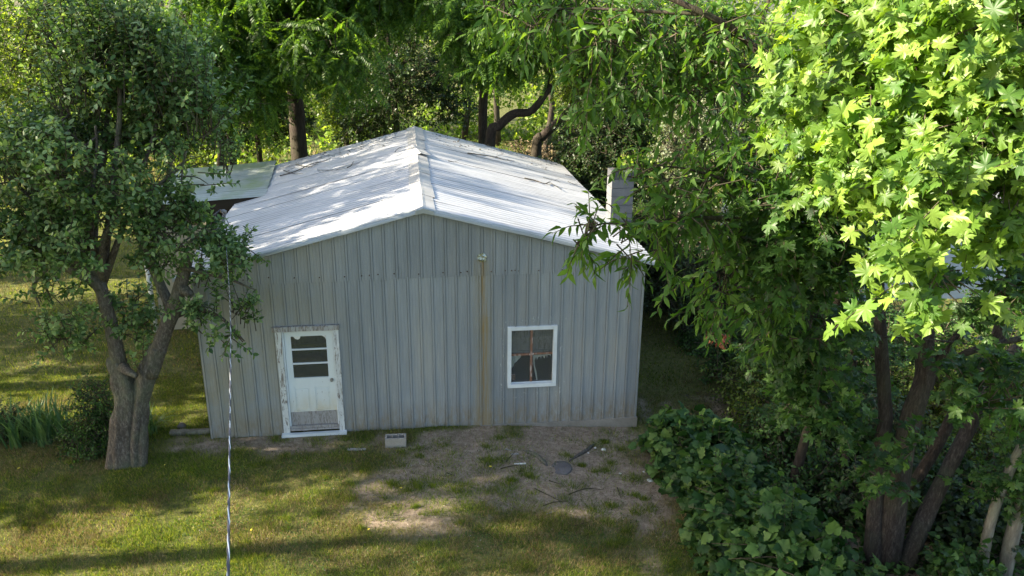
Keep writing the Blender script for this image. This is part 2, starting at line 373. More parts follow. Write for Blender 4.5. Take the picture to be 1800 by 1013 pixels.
# ground: earth, moss and thatch mixed by a stored mask
m, nt, b = mat('yard_ground', .95, 0, .15); g = N(nt); v = g.coord()
at_ = g.n('ShaderNodeAttribute', attribute_name='bare'); bare = at_.outputs['Fac']
n1 = g.noise(v, 1.3, 6, .65); n2 = g.noise(v, 9, 6, .7); n3 = g.noise(v, 55, 4, .7)
dirt = g.ramp(n2, [(.3, (.17, .125, .088)), (.5, (.29, .222, .162)), (.7, (.40, .32, .245))])
dirt = g.mix(g.ramp(n1, [(.55, 0.), (.7, .6)]), dirt, (.155, .125, .075))
dirt = g.mix(g.ramp(n3, [(.58, 0.), (.66, .7)]), dirt, (.36, .32, .27))
dirt = g.mix(g.ramp(g.noise(v, 34, 4, .7), [(.58, 0.), (.64, .75)]), dirt, (.07, .055, .042))
turf = g.ramp(n2, [(.3, (.06, .08, .022)), (.5, (.125, .13, .04)), (.72, (.22, .195, .08))])
turf = g.mix(g.ramp(n1, [(.5, 0.), (.68, .55)]), turf, (.135, .13, .05))
turf = g.mix(g.ramp(n3, [(.5, 0.), (.65, .6)]), turf, (.05, .065, .02))
nt.links.new(g.mix(bare, turf, dirt), b.inputs['Base Color'])
g.bump(b, g.math('ADD', n2, g.math('MULTIPLY', n3, .6)), .9, .03); M['ground'] = m

# ------------------------------------------------------------------ ground
def grid_axis(lo, hi, fine, out, k=14):
    a = np.arange(lo, hi + 1e-6, fine); e = np.geomspace(fine * 2, out, k)
    return np.concatenate([(lo - np.cumsum(np.diff(np.r_[0, e])))[::-1], a, hi + np.cumsum(np.diff(np.r_[0, e]))])
gx = grid_axis(-14, 11, .1, 420); gy = grid_axis(8.5, 26, .1, 420)
GX, GY = np.meshgrid(gx, gy); GZ = ground_z(GX, GY)
pit = .03 * (noise2(GX * 6, GY * 6, 77, 2) - .5) * bare_mask(GX, GY); GZ2 = GZ + pit
nx, ny = len(gx), len(gy)
ii = (np.arange(ny - 1)[:, None] * nx + np.arange(nx - 1)[None, :]).ravel()
go = build('ground', [(np.stack([GX, GY, GZ2], -1).reshape(-1, 3), np.stack([ii, ii + 1, ii + nx + 1, ii + nx], -1), 0)], M['ground'], kind='structure')
ab = go.data.attributes.new('bare', 'FLOAT', 'POINT'); ab.data.foreach_set('value', bare_mask(GX, GY).astype(np.float32).ravel())

# ------------------------------------------------------------------ the metal shed (local axes: x along the front wall, y back, z up)
UL, UR, RU, RZ, EZ, LV = -5.9, 2.6, -1.66, 4.366, 3.19, 10.3
K = (RZ - EZ) / 4.51
shed = thing('metal_shed', 'grey ribbed metal shed with white gable roof, peeling door and small window', 'shed', (0, DIST, 0), rz=YAW)
roofz = lambda u: RZ - K * abs(u - RU)
def botz(u): return float(np.interp(u, [-5.9, -5.0, -3.4, -.56, 2.6], [-.12, -.22, -.245, -.20, -.18]))
openings = [(-4.45, -3.33, -.30, 2.17), (-.03, .86, .73, 1.93)]
def rib_profile(p):                     # p = position inside one 0.2286 m module -> depth towards the camera
    return p
MOD = .2286
PROF = [(0, 0), (.003, -.010), (.008, -.010), (.012, .020), (.044, .020), (.047, -.010), (.051, -.010), (.054, 0), (.108, 0), (.112, -.003), (.116, -.003), (.120, 0), (.163, 0), (.167, -.003), (.171, -.003), (.175, 0)]
def wall_panel(u0, u1, lower, dy, ph):
    us = {u0, u1}; k0 = int(math.floor((u0 - ph) / MOD)) - 1
    for k in range(k0, k0 + 9):
        for q, _ in PROF:
            if u0 < ph + k * MOD + q < u1: us.add(ph + k * MOD + q)
    for o in openings:
        for q in o[:2]:
            if u0 < q < u1: us.add(q)
    us = sorted(us); V, Fc = [], []
    xs = [q for q, _ in PROF] + [MOD]; ds = [d for _, d in PROF] + [0]
    dep = lambda u: float(np.interp((u - ph) % MOD, xs, ds))
    seam = 3.05 + (u0 + u1) * .004
    dent = {u: .004 * math.sin(u * 3.1 + ph) for u in us}
    for a, bb in zip(us[:-1], us[1:]):
        mid = (a + bb) / 2
        lo, hi = (botz, lambda u: min(seam + .03, roofz(u) - .07)) if lower else (lambda u: seam, lambda u: roofz(u) - .045)
        segs = [(lo(a), lo(bb), hi(a), hi(bb))]
        for o in openings:
            if lower and o[0] - 1e-6 <= mid <= o[1] + 1e-6:
                segs = ([(lo(a), lo(bb), o[2], o[2])] if o[2] > lo(a) else []) + [(o[3], o[3], hi(a), hi(bb))]
        for z0a, z0b, z1a, z1b in segs:
            if min(z1a - z0a, z1b - z0b) < -.02: continue
            nz = 3; n = len(V)
            for t in range(nz + 1):
                for (u, z0, z1) in ((a, z0a, z1a), (bb, z0b, z1b)):
                    z = z0 + (max(z1, z0 + .001) - z0) * t / nz
                    V.append((u, dy - dep(u) + .004 * math.sin(z * 1.9 + u * 1.3) * math.sin(u * 2.3 + 1), z))
            for t in range(nz): Fc.append((n + 2 * t, n + 2 * t + 1, n + 2 * t + 3, n + 2 * t + 2))
    return (np.array(V), Fc, 0)
PW = .9144
for lower, ph, dy in ((True, -5.9, 0), (False, -5.86, -.010)):
    u = UL; k = 0
    while u < UR - .05:
        u2 = min(u + PW, UR)
        o = build('wall_panel', [wall_panel(u, u2 + (.004 if u2 < UR else 0), lower, dy - (.0018 if k % 2 else 0) + random.uniform(-.0008, .0008), ph)], M['wall'], shed, smooth=False)
        u = u2; k += 1
# screws on the seam
for u in list(np.arange(-5.5, 2.5, .457)) + [-1.05, -.2, -.08, .05, -.93, -2.6, -2.9]:
    z = 3.13 + random.uniform(-.02, .02)
    if roofz(u) - z > .1: build('screw', [tube([(u + .07, -.035, z), (u + .07, -.008, z)], [.009, .012], 6)], M['screw'], shed)
# sides and back: one ribbed sheet each
def ribbed(p0, p1, z0, z1, gable=False):
    p0 = np.array(p0, float); p1 = np.array(p1, float); L = np.linalg.norm(p1 - p0); d = (p1 - p0) / L; n = np.array([d[1], -d[0]])
    V, Fc = [], []; s = []; k = 0
    while k * MOD < L:
        s += [(k * MOD + q, e) for q, e in PROF if k * MOD + q < L]; k += 1
    s.append((L, 0))
    for q, e in s:
        P = p0 + d * q + n * e
        V += [(P[0], P[1], z0), (P[0], P[1], z1 if not gable else roofz(P[0]) - .05)]
    for k in range(len(s) - 1): Fc.append((2 * k, 2 * k + 2, 2 * k + 3, 2 * k + 1))
    return (np.array(V), Fc, 0)
build('side_wall', [ribbed((UR, .02), (UR, LV - .1), -.2, EZ + .02)], M['wall'], shed, smooth=False)
build('side_wall', [ribbed((UL, LV - .1), (UL, .02), -.2, EZ + .02)], M['wall'], shed, smooth=False)
build('back_wall', [ribbed((UR, LV - .1), (UL, LV - .1), -.2, 0, True)], M['wall'], shed, smooth=False)
build('corner_trim', [box(UR - .03, UR + .012, -.024, .03, -.18, EZ - .02)], M['trim'], shed, smooth=False)
# foundation
build('foundation', [rough_box(UL + .05, UR + .04, -.03, .17, -.75, -.155, .006), rough_box(UR - .15, UR + .04, .171, LV - .1, -.75, -.155, .006), rough_box(UL + .02, UL + .2, .171, LV - .1, -.75, -.155, .006)], M['concrete'], shed, smooth=False)
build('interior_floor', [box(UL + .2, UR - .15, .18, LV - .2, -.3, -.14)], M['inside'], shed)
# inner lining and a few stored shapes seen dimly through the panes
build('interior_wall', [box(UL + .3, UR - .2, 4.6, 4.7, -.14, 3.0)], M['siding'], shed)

# roof sheets: corrugations run from eave to ridge
CP = .19
def sheet(v0, v1, side, lift, sag, mi=0, umax=None, zf=None):
    V, Fc = [], []; n = int(round((v1 - v0) / CP * 8)); rows = 5; Wd = 4.51 if umax is None else umax
    for r in range(rows + 1):
        t = r / rows; s = Wd * t
        for k in range(n + 1):
            v = v0 + (v1 - v0) * k / n
            u = RU + side * s
            z = RZ - K * s + .030 * (abs(math.cos(math.pi * v / CP)) ** .7 - .6) + lift + sag * math.sin(t * math.pi) + .006 * math.sin(v * 1.7 + t * 4)
            if k in (0, n): z += .005
            V.append((u, v + .01 * math.sin(r * 2. + v), z))
    for r in range(rows):
        for k in range(n):
            a = r * (n + 1) + k; q = (a, a + 1, a + n + 2, a + n + 1)
            Fc.append(q if side < 0 else q[::-1])
    return (np.array(V), Fc, mi)
vs_ = np.linspace(-.10, LV, 13)
for side in (-1, 1):
    for k in range(12):
        e = CP * .35
        if side < 0:
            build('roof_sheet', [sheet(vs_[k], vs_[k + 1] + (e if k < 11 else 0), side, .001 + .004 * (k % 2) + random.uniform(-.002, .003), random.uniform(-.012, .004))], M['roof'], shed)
        else:
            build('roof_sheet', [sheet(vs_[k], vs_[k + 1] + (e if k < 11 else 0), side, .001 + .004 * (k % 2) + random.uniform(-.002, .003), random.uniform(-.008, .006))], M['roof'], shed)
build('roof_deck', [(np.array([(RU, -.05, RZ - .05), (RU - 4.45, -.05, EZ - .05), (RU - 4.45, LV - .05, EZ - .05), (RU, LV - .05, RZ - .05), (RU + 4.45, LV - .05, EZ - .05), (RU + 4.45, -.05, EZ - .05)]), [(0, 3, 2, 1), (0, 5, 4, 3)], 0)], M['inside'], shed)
# ridge cap: bent pieces, some lifted or twisted
cuts = [-.02, 1.05, 2.15, 3.3, 4.4, 5.5, 6.7, 8.0, 9.2, LV + .02]
for k in range(len(cuts) - 1):
    a, bq = cuts[k], cuts[k + 1] + .07; tw = random.uniform(-.012, .012); up = .030 + .006 * (k % 2); wl = .22 + random.uniform(-.015, .015); wr = .24 + random.uniform(-.02, .02)
    if k == 5: tw = .09; up = .06
    V = []
    for (v, s) in ((a, 0), ((a + bq) / 2, 1), (bq, 0)):
        sh = tw * (1 if v == a else -1 if v == bq else 0)
        for (d, dz) in ((-wl, -K * wl - .003), (-.06, -K * .06 + .008), (0, .016), (.06, -K * .06 + .008), (wr, -K * wr - .003)):
            V.append((RU + d + sh, v, RZ + up + dz + random.uniform(-.003, .003) + (.02 if k in (5, 7) and d == wr and v == a else 0)))
    Fc = [(r * 5 + j, r * 5 + j + 1, r * 5 + j + 6, r * 5 + j + 5) for r in range(2) for j in range(4)]
    o = build('ridge_cap', [(np.array(V), Fc, 0)], M['cap'], shed, smooth=False)
    sm = o.modifiers.new('thickness', 'SOLIDIFY'); sm.thickness = .003
# gable trim along both rakes: a flat flange on the roof and a face board below
for side in (-1, 1):
    for k in range(3):
        s0, s1 = 4.53 * k / 3, 4.53 * (k + 1) / 3 + (.03 if k < 2 else 0); jz = .003 * (k % 2) + .018
        V = []
        for j in range(5):
            s = s0 + (s1 - s0) * j / 4; u = RU + side * s; z = RZ - K * s + jz + random.uniform(-.003, .003)
            V += [(u, .07, z + .004), (u, -.115, z + .006), (u, -.125, z - .025), (u, -.130, z - .055), (u, -.03, z - .06)]
        Fc = [(j * 5 + q, j * 5 + q + 1, j * 5 + q + 6, j * 5 + q + 5) for j in range(4) for q in range(4)]
        o = build('rake_trim', [(np.array(V), [f if side > 0 else f[::-1] for f in Fc], 0)], M['trim'], shed, smooth=False)
        sm = o.modifiers.new('thickness', 'SOLIDIFY'); sm.thickness = .002
V = [(RU - .14, -.134, RZ - .08), (RU, -.137, RZ - .045), (RU + .20, -.134, RZ - .095), (RU + .20, -.134, RZ - .015), (RU, -.137, RZ + .042), (RU - .14, -.134, RZ - .005), (RU - .14, -.04, RZ - .003), (RU, -.04, RZ + .05), (RU + .2, -.04, RZ - .012)]
build('peak_cover', [(np.array(V), [(0, 1, 4, 5), (1, 2, 3, 4), (5, 4, 7, 6), (4, 3, 8, 7)], 0)], M['trim'], shed, smooth=False)
# round crumpled patch
V = [(-.579, -.042, 3.41)]; Fc = []
for k in range(20):
    a = k * math.pi / 10; V.append((-.579 + .088 * math.cos(a), -.036 - random.uniform(0, .012), 3.41 + .088 * math.sin(a)))
    V.append((-.579 + .05 * math.cos(a + .1), -.036 - random.uniform(0, .022), 3.41 + .045 * math.sin(a + .1)))
for k in range(20):
    a, b2 = 1 + 2 * k, 1 + 2 * ((k + 1) % 20); Fc += [(a, b2, b2 + 1, a + 1), (a + 1, b2 + 1, 0)]
build('vent_patch', [(np.array(V), Fc, 0), tube([(-.579, -.012, 3.41), (-.579, -.036, 3.41)], .09, 20)], M['foil'], shed, smooth=False)

# door
def part(name, chunks, m, parent=shed, smooth=False, kind=None): return build(name, chunks, m, parent, kind=kind, smooth=smooth)
dx0, dx1 = -4.345, -3.455; yd = .045
st = [box(dx0, dx0 + .115, yd, yd + .04, 0, 2.02), box(dx1 - .115, dx1, yd, yd + .04, 0, 2.02), box(dx0 + .115, dx1 - .115, yd + .001, yd + .04, 1.93, 2.02),
      box(dx0 + .115, dx1 - .115, yd + .001, yd + .04, .86, 1.06), box(dx0 + .115, dx1 - .115, yd + .001, yd + .04, .0, .36),
      box(dx0 + .115, dx1 - .115, yd + .003, yd + .035, 1.345, 1.375), box(dx0 + .115, dx1 - .115, yd + .003, yd + .035, 1.64, 1.67),
      box((dx0 + dx1) / 2 - .05, (dx0 + dx1) / 2 + .05, yd + .001, yd + .04, .36, .86)]
door = part('door', st, M['door'])
for c0, c1 in ((dx0 + .115, (dx0 + dx1) / 2 - .05), ((dx0 + dx1) / 2 + .05, dx1 - .115)):
    part('door_panel', [box(c0, c1, yd + .018, yd + .032, .36, .86), box(c0 + .03, c1 - .03, yd + .010, yd + .0175, .40, .82)], M['door'], door)
for z0, z1 in ((1.06, 1.345), (1.375, 1.64), (1.67, 1.93)):
    part('door_pane', [box(dx0 + .12, dx1 - .12, yd + .018, yd + .022, z0 + .001, z1 - .001)], M['glass'], door)
part('kick_board', [rough_box(dx0 + .005, dx1 - .005, yd - .014, yd - .001, .06, .335, .0015, nx=5)], M['wood'], door)
part('door_knob', [tube([(dx1 - .06, yd - .002, 1.0), (dx1 - .06, yd - .01, 1.0), (dx1 - .06, yd - .035, 1.0), (dx1 - .06, yd - .05, 1.0), (dx1 - .06, yd - .068, 1.0)], [.034, .03, .013, .03, .018], 12)], M['knob'], door, True)
part('torn_paper', [(np.array([(dx0 + .16, yd + .012, 1.93), (dx0 + .30, yd + .012, 1.93), (dx0 + .29, yd + .010, 1.885), (dx0 + .25, yd + .010, 1.86), (dx0 + .2, yd + .010, 1.875)]), [(4, 3, 2, 1, 0)], 0),
                    (np.array([(dx1 - .2, yd + .012, 1.93), (dx1 - .12, yd + .012, 1.93), (dx1 - .12, yd + .010, 1.84), (dx1 - .14, yd + .010, 1.89)]), [(3, 2, 1, 0)], 0)], M['white'], door)
df = part('door_frame', [rough_box(dx0 - .035, dx0 - .004, .0, .10, -.04, 2.06, .002), rough_box(dx1 + .004, dx1 + .035, .0, .10, -.04, 2.06, .002), box(dx0 - .034, dx1 + .034, .0, .10, 2.03, 2.08)], M['paint'])
part('door_casing', [rough_box(dx0 - .15, dx0 - .036, -.045, .0, -.12, 2.07, .004, nx=9)], M['peel'], df)
part('door_casing', [rough_box(dx1 + .036, dx1 + .135, -.045, .0, -.12, 2.07, .004, nx=9)], M['peel'], df)
part('door_header', [rough_box(dx0 - .2, dx1 + .15, -.065, .0, 2.072, 2.17, .004, nx=9)], M['peel_h'], df)
part('threshold', [rough_box(dx0 - .03, dx1 + .03, -.045, .06, -.035, .005, .003), rough_box(dx0 - .03, dx1 + .03, -.02, .06, .006, .055, .003)], M['wood'], df)
stp = part('door_step', [rough_box(dx0 - .19, dx1 + .17, -.13, -.027, -.16, -.075, .004), rough_box(dx0 - .19, dx1 + .17, -.175, -.026, -.26, -.162, .005)], M['paint'])

# window
wx0, wx1, wz0, wz1 = -.082, .902, .672, 1.974; fw = .075
wf = part('window', [box(wx0 + fw, wx1 - fw, .03, .036, wz0 + fw, wz0 + fw + .01)], M['paint'])
part('frame_board', [rough_box(wx0, wx0 + fw, -.045, .03, wz0 + fw + .004, wz1, .0012, nx=4)], M['paint'], wf)
part('frame_board', [rough_box(wx1 - fw, wx1, -.045, .03, wz0 + fw + .004, wz1, .0012, nx=4)], M['paint'], wf)
part('frame_board', [rough_box(wx0 + fw + .002, wx1 - fw - .002, -.043, .03, wz1 - fw, wz1 - .001, .0012, nx=4)], M['paint'], wf)
part('window_sill', [rough_box(wx0 + .002, wx1, -.06, .03, wz0, wz0 + fw + .002, .0015, nx=4)], M['paint'], wf)
mzx = (wx0 + wx1) / 2 - .01; mzz = 1.36
part('muntin', [rough_box(mzx - .022, mzx + .022, .015, .045, wz0 + fw + .011, wz1 - fw - .001, .003, nx=14)], M['brown'], wf)
part('muntin', [rough_box(wx0 + fw + .001, mzx - .023, .013, .047, mzz - .02, mzz + .018, .003, nx=8), rough_box(mzx + .023, wx1 - fw - .001, .013, .047, mzz - .015, mzz + .023, .003, nx=8)], M['brown'], wf)
for (a, bq) in ((wx0 + fw, mzx - .02), (mzx + .02, wx1 - fw)):
    for (c0, c1) in ((wz0 + fw + .012, mzz - .022), (mzz + .024, wz1 - fw - .001)):
        part('pane', [box(a + .001, bq - .001, .028, .032, c0, c1)], M['glass'], wf)
for k, (z0, z1) in enumerate(((1.30, 1.405), (1.41, 1.545), (1.55, 1.70), (1.705, 1.86), (1.865, 2.05))):
    part('inner_board', [rough_box(wx0 - .05, wx1 + .05, .10 + .012 * (k % 2), .125 + .012 * (k % 2), z0, z1, .002, nx=5)], M['siding'], wf)
def lace(us, zt, zb, y):
    n = len(us); V = [(u, y + .012 * math.sin(k * 1.9), zt) for k, u in enumerate(us)] + [(u + .01 * math.sin(k), y + .014 * math.cos(k * 1.7), zb[k]) for k, u in enumerate(us)]
    return (np.array(V), [(k, k + 1, n + k + 1, n + k) for k in range(n - 1)], 0)
us = np.linspace(.45, .80, 22)
part('curtain', [lace(us, 1.33, 1.25 + .06 * np.sin(np.arange(22) * 2.1) * (np.arange(22) % 3 == 0) - .05 * (np.arange(22) % 4 == 1) + .05 * np.linspace(0, 1, 22), .07),
                 lace(np.linspace(.0, .22, 12), 1.33, 1.02 + .29 * np.linspace(0, 1, 12) ** .8, .075)], M['cloth'], wf)
part('curtain', [tube(curve([(.455, .07, 1.31), (.47, .075, 1.1), (.50, .07, .95), (.53, .07, .77)], 10), [.016, .012, .017, .013], 6)], M['cloth'], wf)
part('shade_box', [rough_box(wx0 + .1, wx0 + .17, .08, .13, .78, .9, .006)], M['brown'], wf)

# chimney of concrete blocks at the right eave
chx0, chx1, chy0, chy1 = 2.62, 3.13, 2.95, 3.40
z = 4.42; hgt = .195; k = 0
core = part('chimney', [box(chx0 + .012, chx1 - .012, chy0 + .012, chy1 - .012, -.6, 4.40)], M['mortar'])
while z > 2.4:
    part('chimney_block', [rough_box(chx0 + random.uniform(-.003, .003), chx1, chy0 + random.uniform(-.004, .004), chy1, z - hgt, z - .014, .002, nx=3, b=.012)], M['soot' if k < 1 else 'chimney'], core)
    z -= hgt; k += 1
part('flue', [box(chx0 + .12, chx1 - .12, chy0 + .1, chy1 - .1, 4.40, 4.425)], M['inside'], core)

# side addition with its own flatter roof
add = thing('side_addition', 'low cream sided addition with a mossy green-grey metal roof left of the shed', 'shed', (0, DIST, 0), rz=YAW)
V, Fc = [], []
az = lambda u: 3.40 + .075 * (u + 5.45)
cuts = np.linspace(5.7, 10.6, 7)
for kq in range(6):
    v0, v1 = cuts[kq], cuts[kq + 1] + .03; n = 30; V, Fc = [], []
    for r in range(5):
        u = -5.42 - 3.2 * r / 4 - .03 * (1 if r == 0 else 0) * (cuts[kq] - 5.7)
        for j in range(n + 1):
            v = v0 + (v1 - v0) * j / n; uu = u - (.055 * (v - 5.7) if r == 0 else 0)
            V.append((uu, v, az(uu) + .015 * math.cos(2 * math.pi * v / .24) + .003 * (kq % 2) + .012 * math.sin(v * 2 + r)))
    for r in range(4):
        for j in range(n):
            a = r * (n + 1) + j; Fc.append((a, a + 1, a + n + 2, a + n + 1))
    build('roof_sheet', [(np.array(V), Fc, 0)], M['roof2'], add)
build('fascia_gap_shade', [(np.array([(-8.62, 5.74, az(-8.62) - .02), (-5.5, 5.74, az(-5.5) - .02), (-5.9, 5.74, az(-6) - .28), (-8.62, 5.74, az(-8.62) - .22)]), [(3, 2, 1, 0)], 0), box(-8.6, -6.0, 5.75, 10.5, az(-8.6) - .2, az(-8.6) - .12)], M['inside'], add)  # dark panel across the open wedge under the roof stands in for shade
for k in range(15):
    z0 = -.35 + k * .2
    build('siding_board', [(np.array([(-8.35, 5.90, z0 - .0), (-5.95, 5.90, z0), (-5.95, 5.915, z0 + .2), (-8.35, 5.915, z0 + .2), (-8.35, 5.93, z0), (-5.95, 5.93, z0)]), [(0, 1, 2, 3), (4, 5, 1, 0)], 0)], M['cream'], add, smooth=False)
build('foundation', [box(-8.37, -5.93, 5.89, 10.4, -.8, -.352)], M['concrete'], add)
build('back_wall', [box(-8.35, -5.95, 10.3, 10.4, -.35, 2.85), box(-8.35, -8.25, 5.95, 10.3, -.35, 2.85)], M['cream'], add)
build('white_post', [box(-8.52, -8.42, 5.80, 5.885, -.3, 2.7)], M['paint'], add)

# ------------------------------------------------------------------ service mast and cable
Wp = lambda u, v, z: np.array([u * math.cos(YAW) - v * math.sin(YAW), DIST + u * math.sin(YAW) + v * math.cos(YAW), z])
mb = Wp(-5.73, .9, 3.28)
mast = thing('service_mast', 'thin grey pipe mast on the left roof edge carrying the overhead cable', 'mast', mb)
mt = at(395, 376, 15.9); 
build('pipe', [tube([mb - mast.location, mt - mb], .035, 10)], M['conduit'], mast)
build('weatherhead', [tube(curve([mt - mb, mt - mb + np.array([0, 0, .05]), mt - mb + np.array([-.05, -.06, .06])], 6), [.034, .042, .03], 10)], M['conduit'], mast)
for dxa, dya, e in ((-.16, -.25, -.9), (-.12, -.12, -.8), (.30, -.2, -.85)):
    p0 = mt - mb + np.array([-.05, -.07, .1])
    build('drip_wire', [tube(curve([p0, p0 + np.array([dxa * .5, dya, -.1]), p0 + np.array([dxa, dya * .8, -.5]), p0 + np.array([dxa * (1 if dxa < 0 else 1.5), dya * .2, e])], 14), .008, 5)], M['cable'], mast)
pA = mt + np.array([0, -.06, -.1]); pB = at(405, 560, 8.4); pC = at(402, 900, 4.6); pD = at(400, 1100, 3.6)
Q = curve([pA, (pA + pB) / 2 + np.array([0, 0, -.12]), pB, pC, pD, pD + (pD - pC) * 1.5], 160)
T = np.gradient(Q, axis=0); T /= np.linalg.norm(T, axis=1)[:, None]; sd = np.cross(T, [0, 0, 1.]); sd /= np.linalg.norm(sd, axis=1)[:, None]; upv = np.cross(sd, T)
ln = np.r_[0, np.cumsum(np.linalg.norm(np.diff(Q, axis=0), axis=1))]
cable = thing('service_cable', 'twisted silver and dark overhead cable running down to the bottom of the picture', 'cable', Q[0])
for k, mm in ((0, 'alu'), (1, 'cable'), (2, 'cable')):
    a = ln * 2 * math.pi / .34 + 1.1 * np.sin(ln * 1.7) + .6 * np.sin(ln * 4.1) + k * 2 * math.pi / 3
    PP = Q + (sd * np.cos(a)[:, None] + upv * np.sin(a)[:, None]) * .0045 - Q[0]
    build('strand', [tube(PP, 0.0040, 6)], M[mm], cable)

# ------------------------------------------------------------------ leaf templates
def two(n):  # mirror helper
    return n
def tpl_ellipse(w=.28, fold=.10, droop=.10):
    V = np.array([(0, 0, 0), (w * .9, .33, fold), (w * .8, .7, fold * .8 - droop * .5), (0, 1, -droop), (-w * .8, .7, fold * .8 - droop * .5), (-w * .9, .33, fold), (0, .5, .0)])
    return V, np.array([(0, 1, 6), (1, 2, 6), (2, 3, 6), (3, 4, 6), (4, 5, 6), (5, 0, 6)])
def tpl_quad(w=.32):
    return np.array([(0, 0, 0), (w, .45, .06), (0, 1, -.05), (-w, .5, .08)], float), np.array([(0, 1, 2), (0, 2, 3)])
def tpl_lance(w=.15, bend=.28):
    V = np.array([(0, 0, 0), (w * .8, .25, .05), (w, .5, .0), (w * .55, .8, -bend * .5), (0, 1.05, -bend), (-w * .55, .8, -bend * .5), (-w, .5, 0), (-w * .8, .25, .05), (0, .28, 0), (0, .52, -.05), (0, .8, -bend * .6)])
    F = np.array([(0, 1, 8), (0, 8, 7), (1, 2, 9), (1, 9, 8), (7, 8, 9), (7, 9, 6), (2, 3, 10), (2, 10, 9), (6, 9, 10), (6, 10, 5), (3, 4, 10), (4, 5, 10)])
    return V, F
def tpl_outline(half, cy, fold=-.22, droop=.22, wave=.05, seed=0):
    r = random.Random(seed); h = [(x * (1 + r.uniform(-.06, .06)), y) for x, y in half]
    o = [(0, 0)] + h + [(0, half[-1][1] + .14)] + [(-x * (1 + r.uniform(-.08, .08)), y + r.uniform(-.02, .02)) for x, y in reversed(half)]
    V = [(x, y, fold * abs(x) * abs(x) * 1.2 - droop * (y - cy) ** 2 + wave * math.sin(x * 11 + y * 7 + seed)) for x, y in o] + [(0, cy, .02)]
    n = len(o); return np.array(V), np.array([(k, (k + 1) % n, n) for k in range(n)])
MAP = [(.14, -.10), (.37, -.15), (.30, -.02), (.48, .01), (.30, .12), (.50, .22), (.69, .45), (.51, .42), (.47, .60), (.32, .46), (.16, .43), (.25, .68), (.12, .71), (.02, .90)]
GRP = [(.10, -.10), (.28, -.13), (.42, -.02), (.50, .14), (.44, .22), (.55, .42), (.44, .50), (.34, .50), (.36, .66), (.22, .74), (.10, .84)]
HRT = [(.16, -.08), (.38, .0), (.46, .2), (.40, .45), (.22, .72), (.08, .9)]
T_APPLE = [tpl_ellipse(.30, .12, .12), tpl_ellipse(.26, .05, .3)]
T_QUAD = [tpl_quad(.34), tpl_quad(.24)]
T_LANCE = [tpl_lance(.17, .35), tpl_lance(.14, .5), tpl_lance(.18, .2)]
T_MAPLE = [tpl_outline(MAP, .22, seed=s, droop=d_, fold=f_, wave=.07) for s, (d_, f_) in enumerate(((.15, -.2), (.35, -.35), (.55, .25), (.1, .3), (.75, -.5)))]
T_GRAPE = [tpl_outline(GRP, .25, seed=s, fold=f_, droop=d_, wave=.06) for s, (d_, f_) in enumerate(((.2, -.15), (.35, .3), (.5, -.4), (.1, .15)))]
T_HEART = [tpl_outline(HRT, .35, seed=s, fold=.1, droop=.25) for s in range(2)]
def tpl_frond(seed=0, pairs=8):
    r = random.Random(seed); V, F = [], []
    def rp(t): return np.array([0.03 * math.sin(seed + t * 2), t, -.38 * t * t])
    for k in range(4): # rachis
        a, b_ = rp(k / 4), rp((k + 1) / 4); n = len(V); V += [a + [.008, 0, 0], b_ + [.006, 0, 0], b_ - [.006, 0, 0], a - [.008, 0, 0]]; F += [(n, n + 1, n + 2), (n, n + 2, n + 3)]
    for k in range(pairs + 1):
        t = .16 + .82 * k / pairs; p = rp(t); L = .24 * (1 - .45 * abs(t - .5)) * r.uniform(.85, 1.1)
        for s in ((-1, 1) if k < pairs else (0,)):
            d = np.array([s * .88, .42 if s else 1, -.30 + r.uniform(-.2, .12)]); d /= np.linalg.norm(d); q = np.array([-d[1], d[0], 0]) ; q /= np.linalg.norm(q)
            n = len(V); w = .046
            V += [p, p + d * L * .4 + q * w, p + d * L + [0, 0, -.05], p + d * L * .45 - q * w]; F += [(n, n + 1, n + 2), (n, n + 2, n + 3)]
    return np.array(V), np.array(F)
T_FROND = [tpl_frond(s, 7 + s) for s in range(3)]

def unit(a): return a / (np.linalg.norm(a, axis=-1, keepdims=True) + 1e-9)
def frames(axis, nrm):
    Y = unit(axis); X = unit(np.cross(Y, nrm)); Zz = np.cross(X, Y); return np.stack([X, Y, Zz], -1)   # columns
def scatter(tpls, P, R, s, m=0):
    out = []
    idx = np.arange(len(P)) % len(tpls)
    for k, (V, F) in enumerate(tpls):
        q = idx == k
        if not q.any(): continue
        W = np.einsum('nij,vj->nvi', R[q], V) * s[q][:, None, None] + P[q][:, None, :]
        n = q.sum(); out.append((W.reshape(-1, 3), (F[None] + (np.arange(n) * len(V))[:, None, None]).reshape(-1, 3), m))
    return out

def sample_blobs(blobs, n, rng, shell=.45, noisef=1.1, thr=.42, seed=0):
    """points and outward directions inside lumpy ellipsoids (centre, radii)"""
    w = np.array([b[1][0] * b[1][2] * (b[2] if len(b) > 2 else 1) for b in blobs]); w = w / w.sum(); P, D, I = [], [], []; got = 0
    while got < n:
        k = rng.choice(len(blobs), n * 2, p=w); c = np.array([b[0] for b in blobs])[k]; r = np.array([b[1] for b in blobs])[k]
        d = unit(rng.normal(size=(n * 2, 3))); t = rng.random(n * 2) ** shell
        lump = .72 + .55 * noise3(d * 2.3 + k[:, None] * 5.3, seed)
        p = c + d * r * (t * lump)[:, None]
        nz = noise3(p * noisef, seed + 3) * .65 + noise3(p * noisef * 2.4, seed + 5) * .35
        ok = (nz > thr) & (p[:, 2] > ground_z(p[:, 0], p[:, 1]) + .05)
        P.append(p[ok]); D.append(unit(d / r)[ok]); I.append(k[ok]); got += ok.sum()
    return np.concatenate(P)[:n], np.concatenate(D)[:n], np.concatenate(I)[:n]

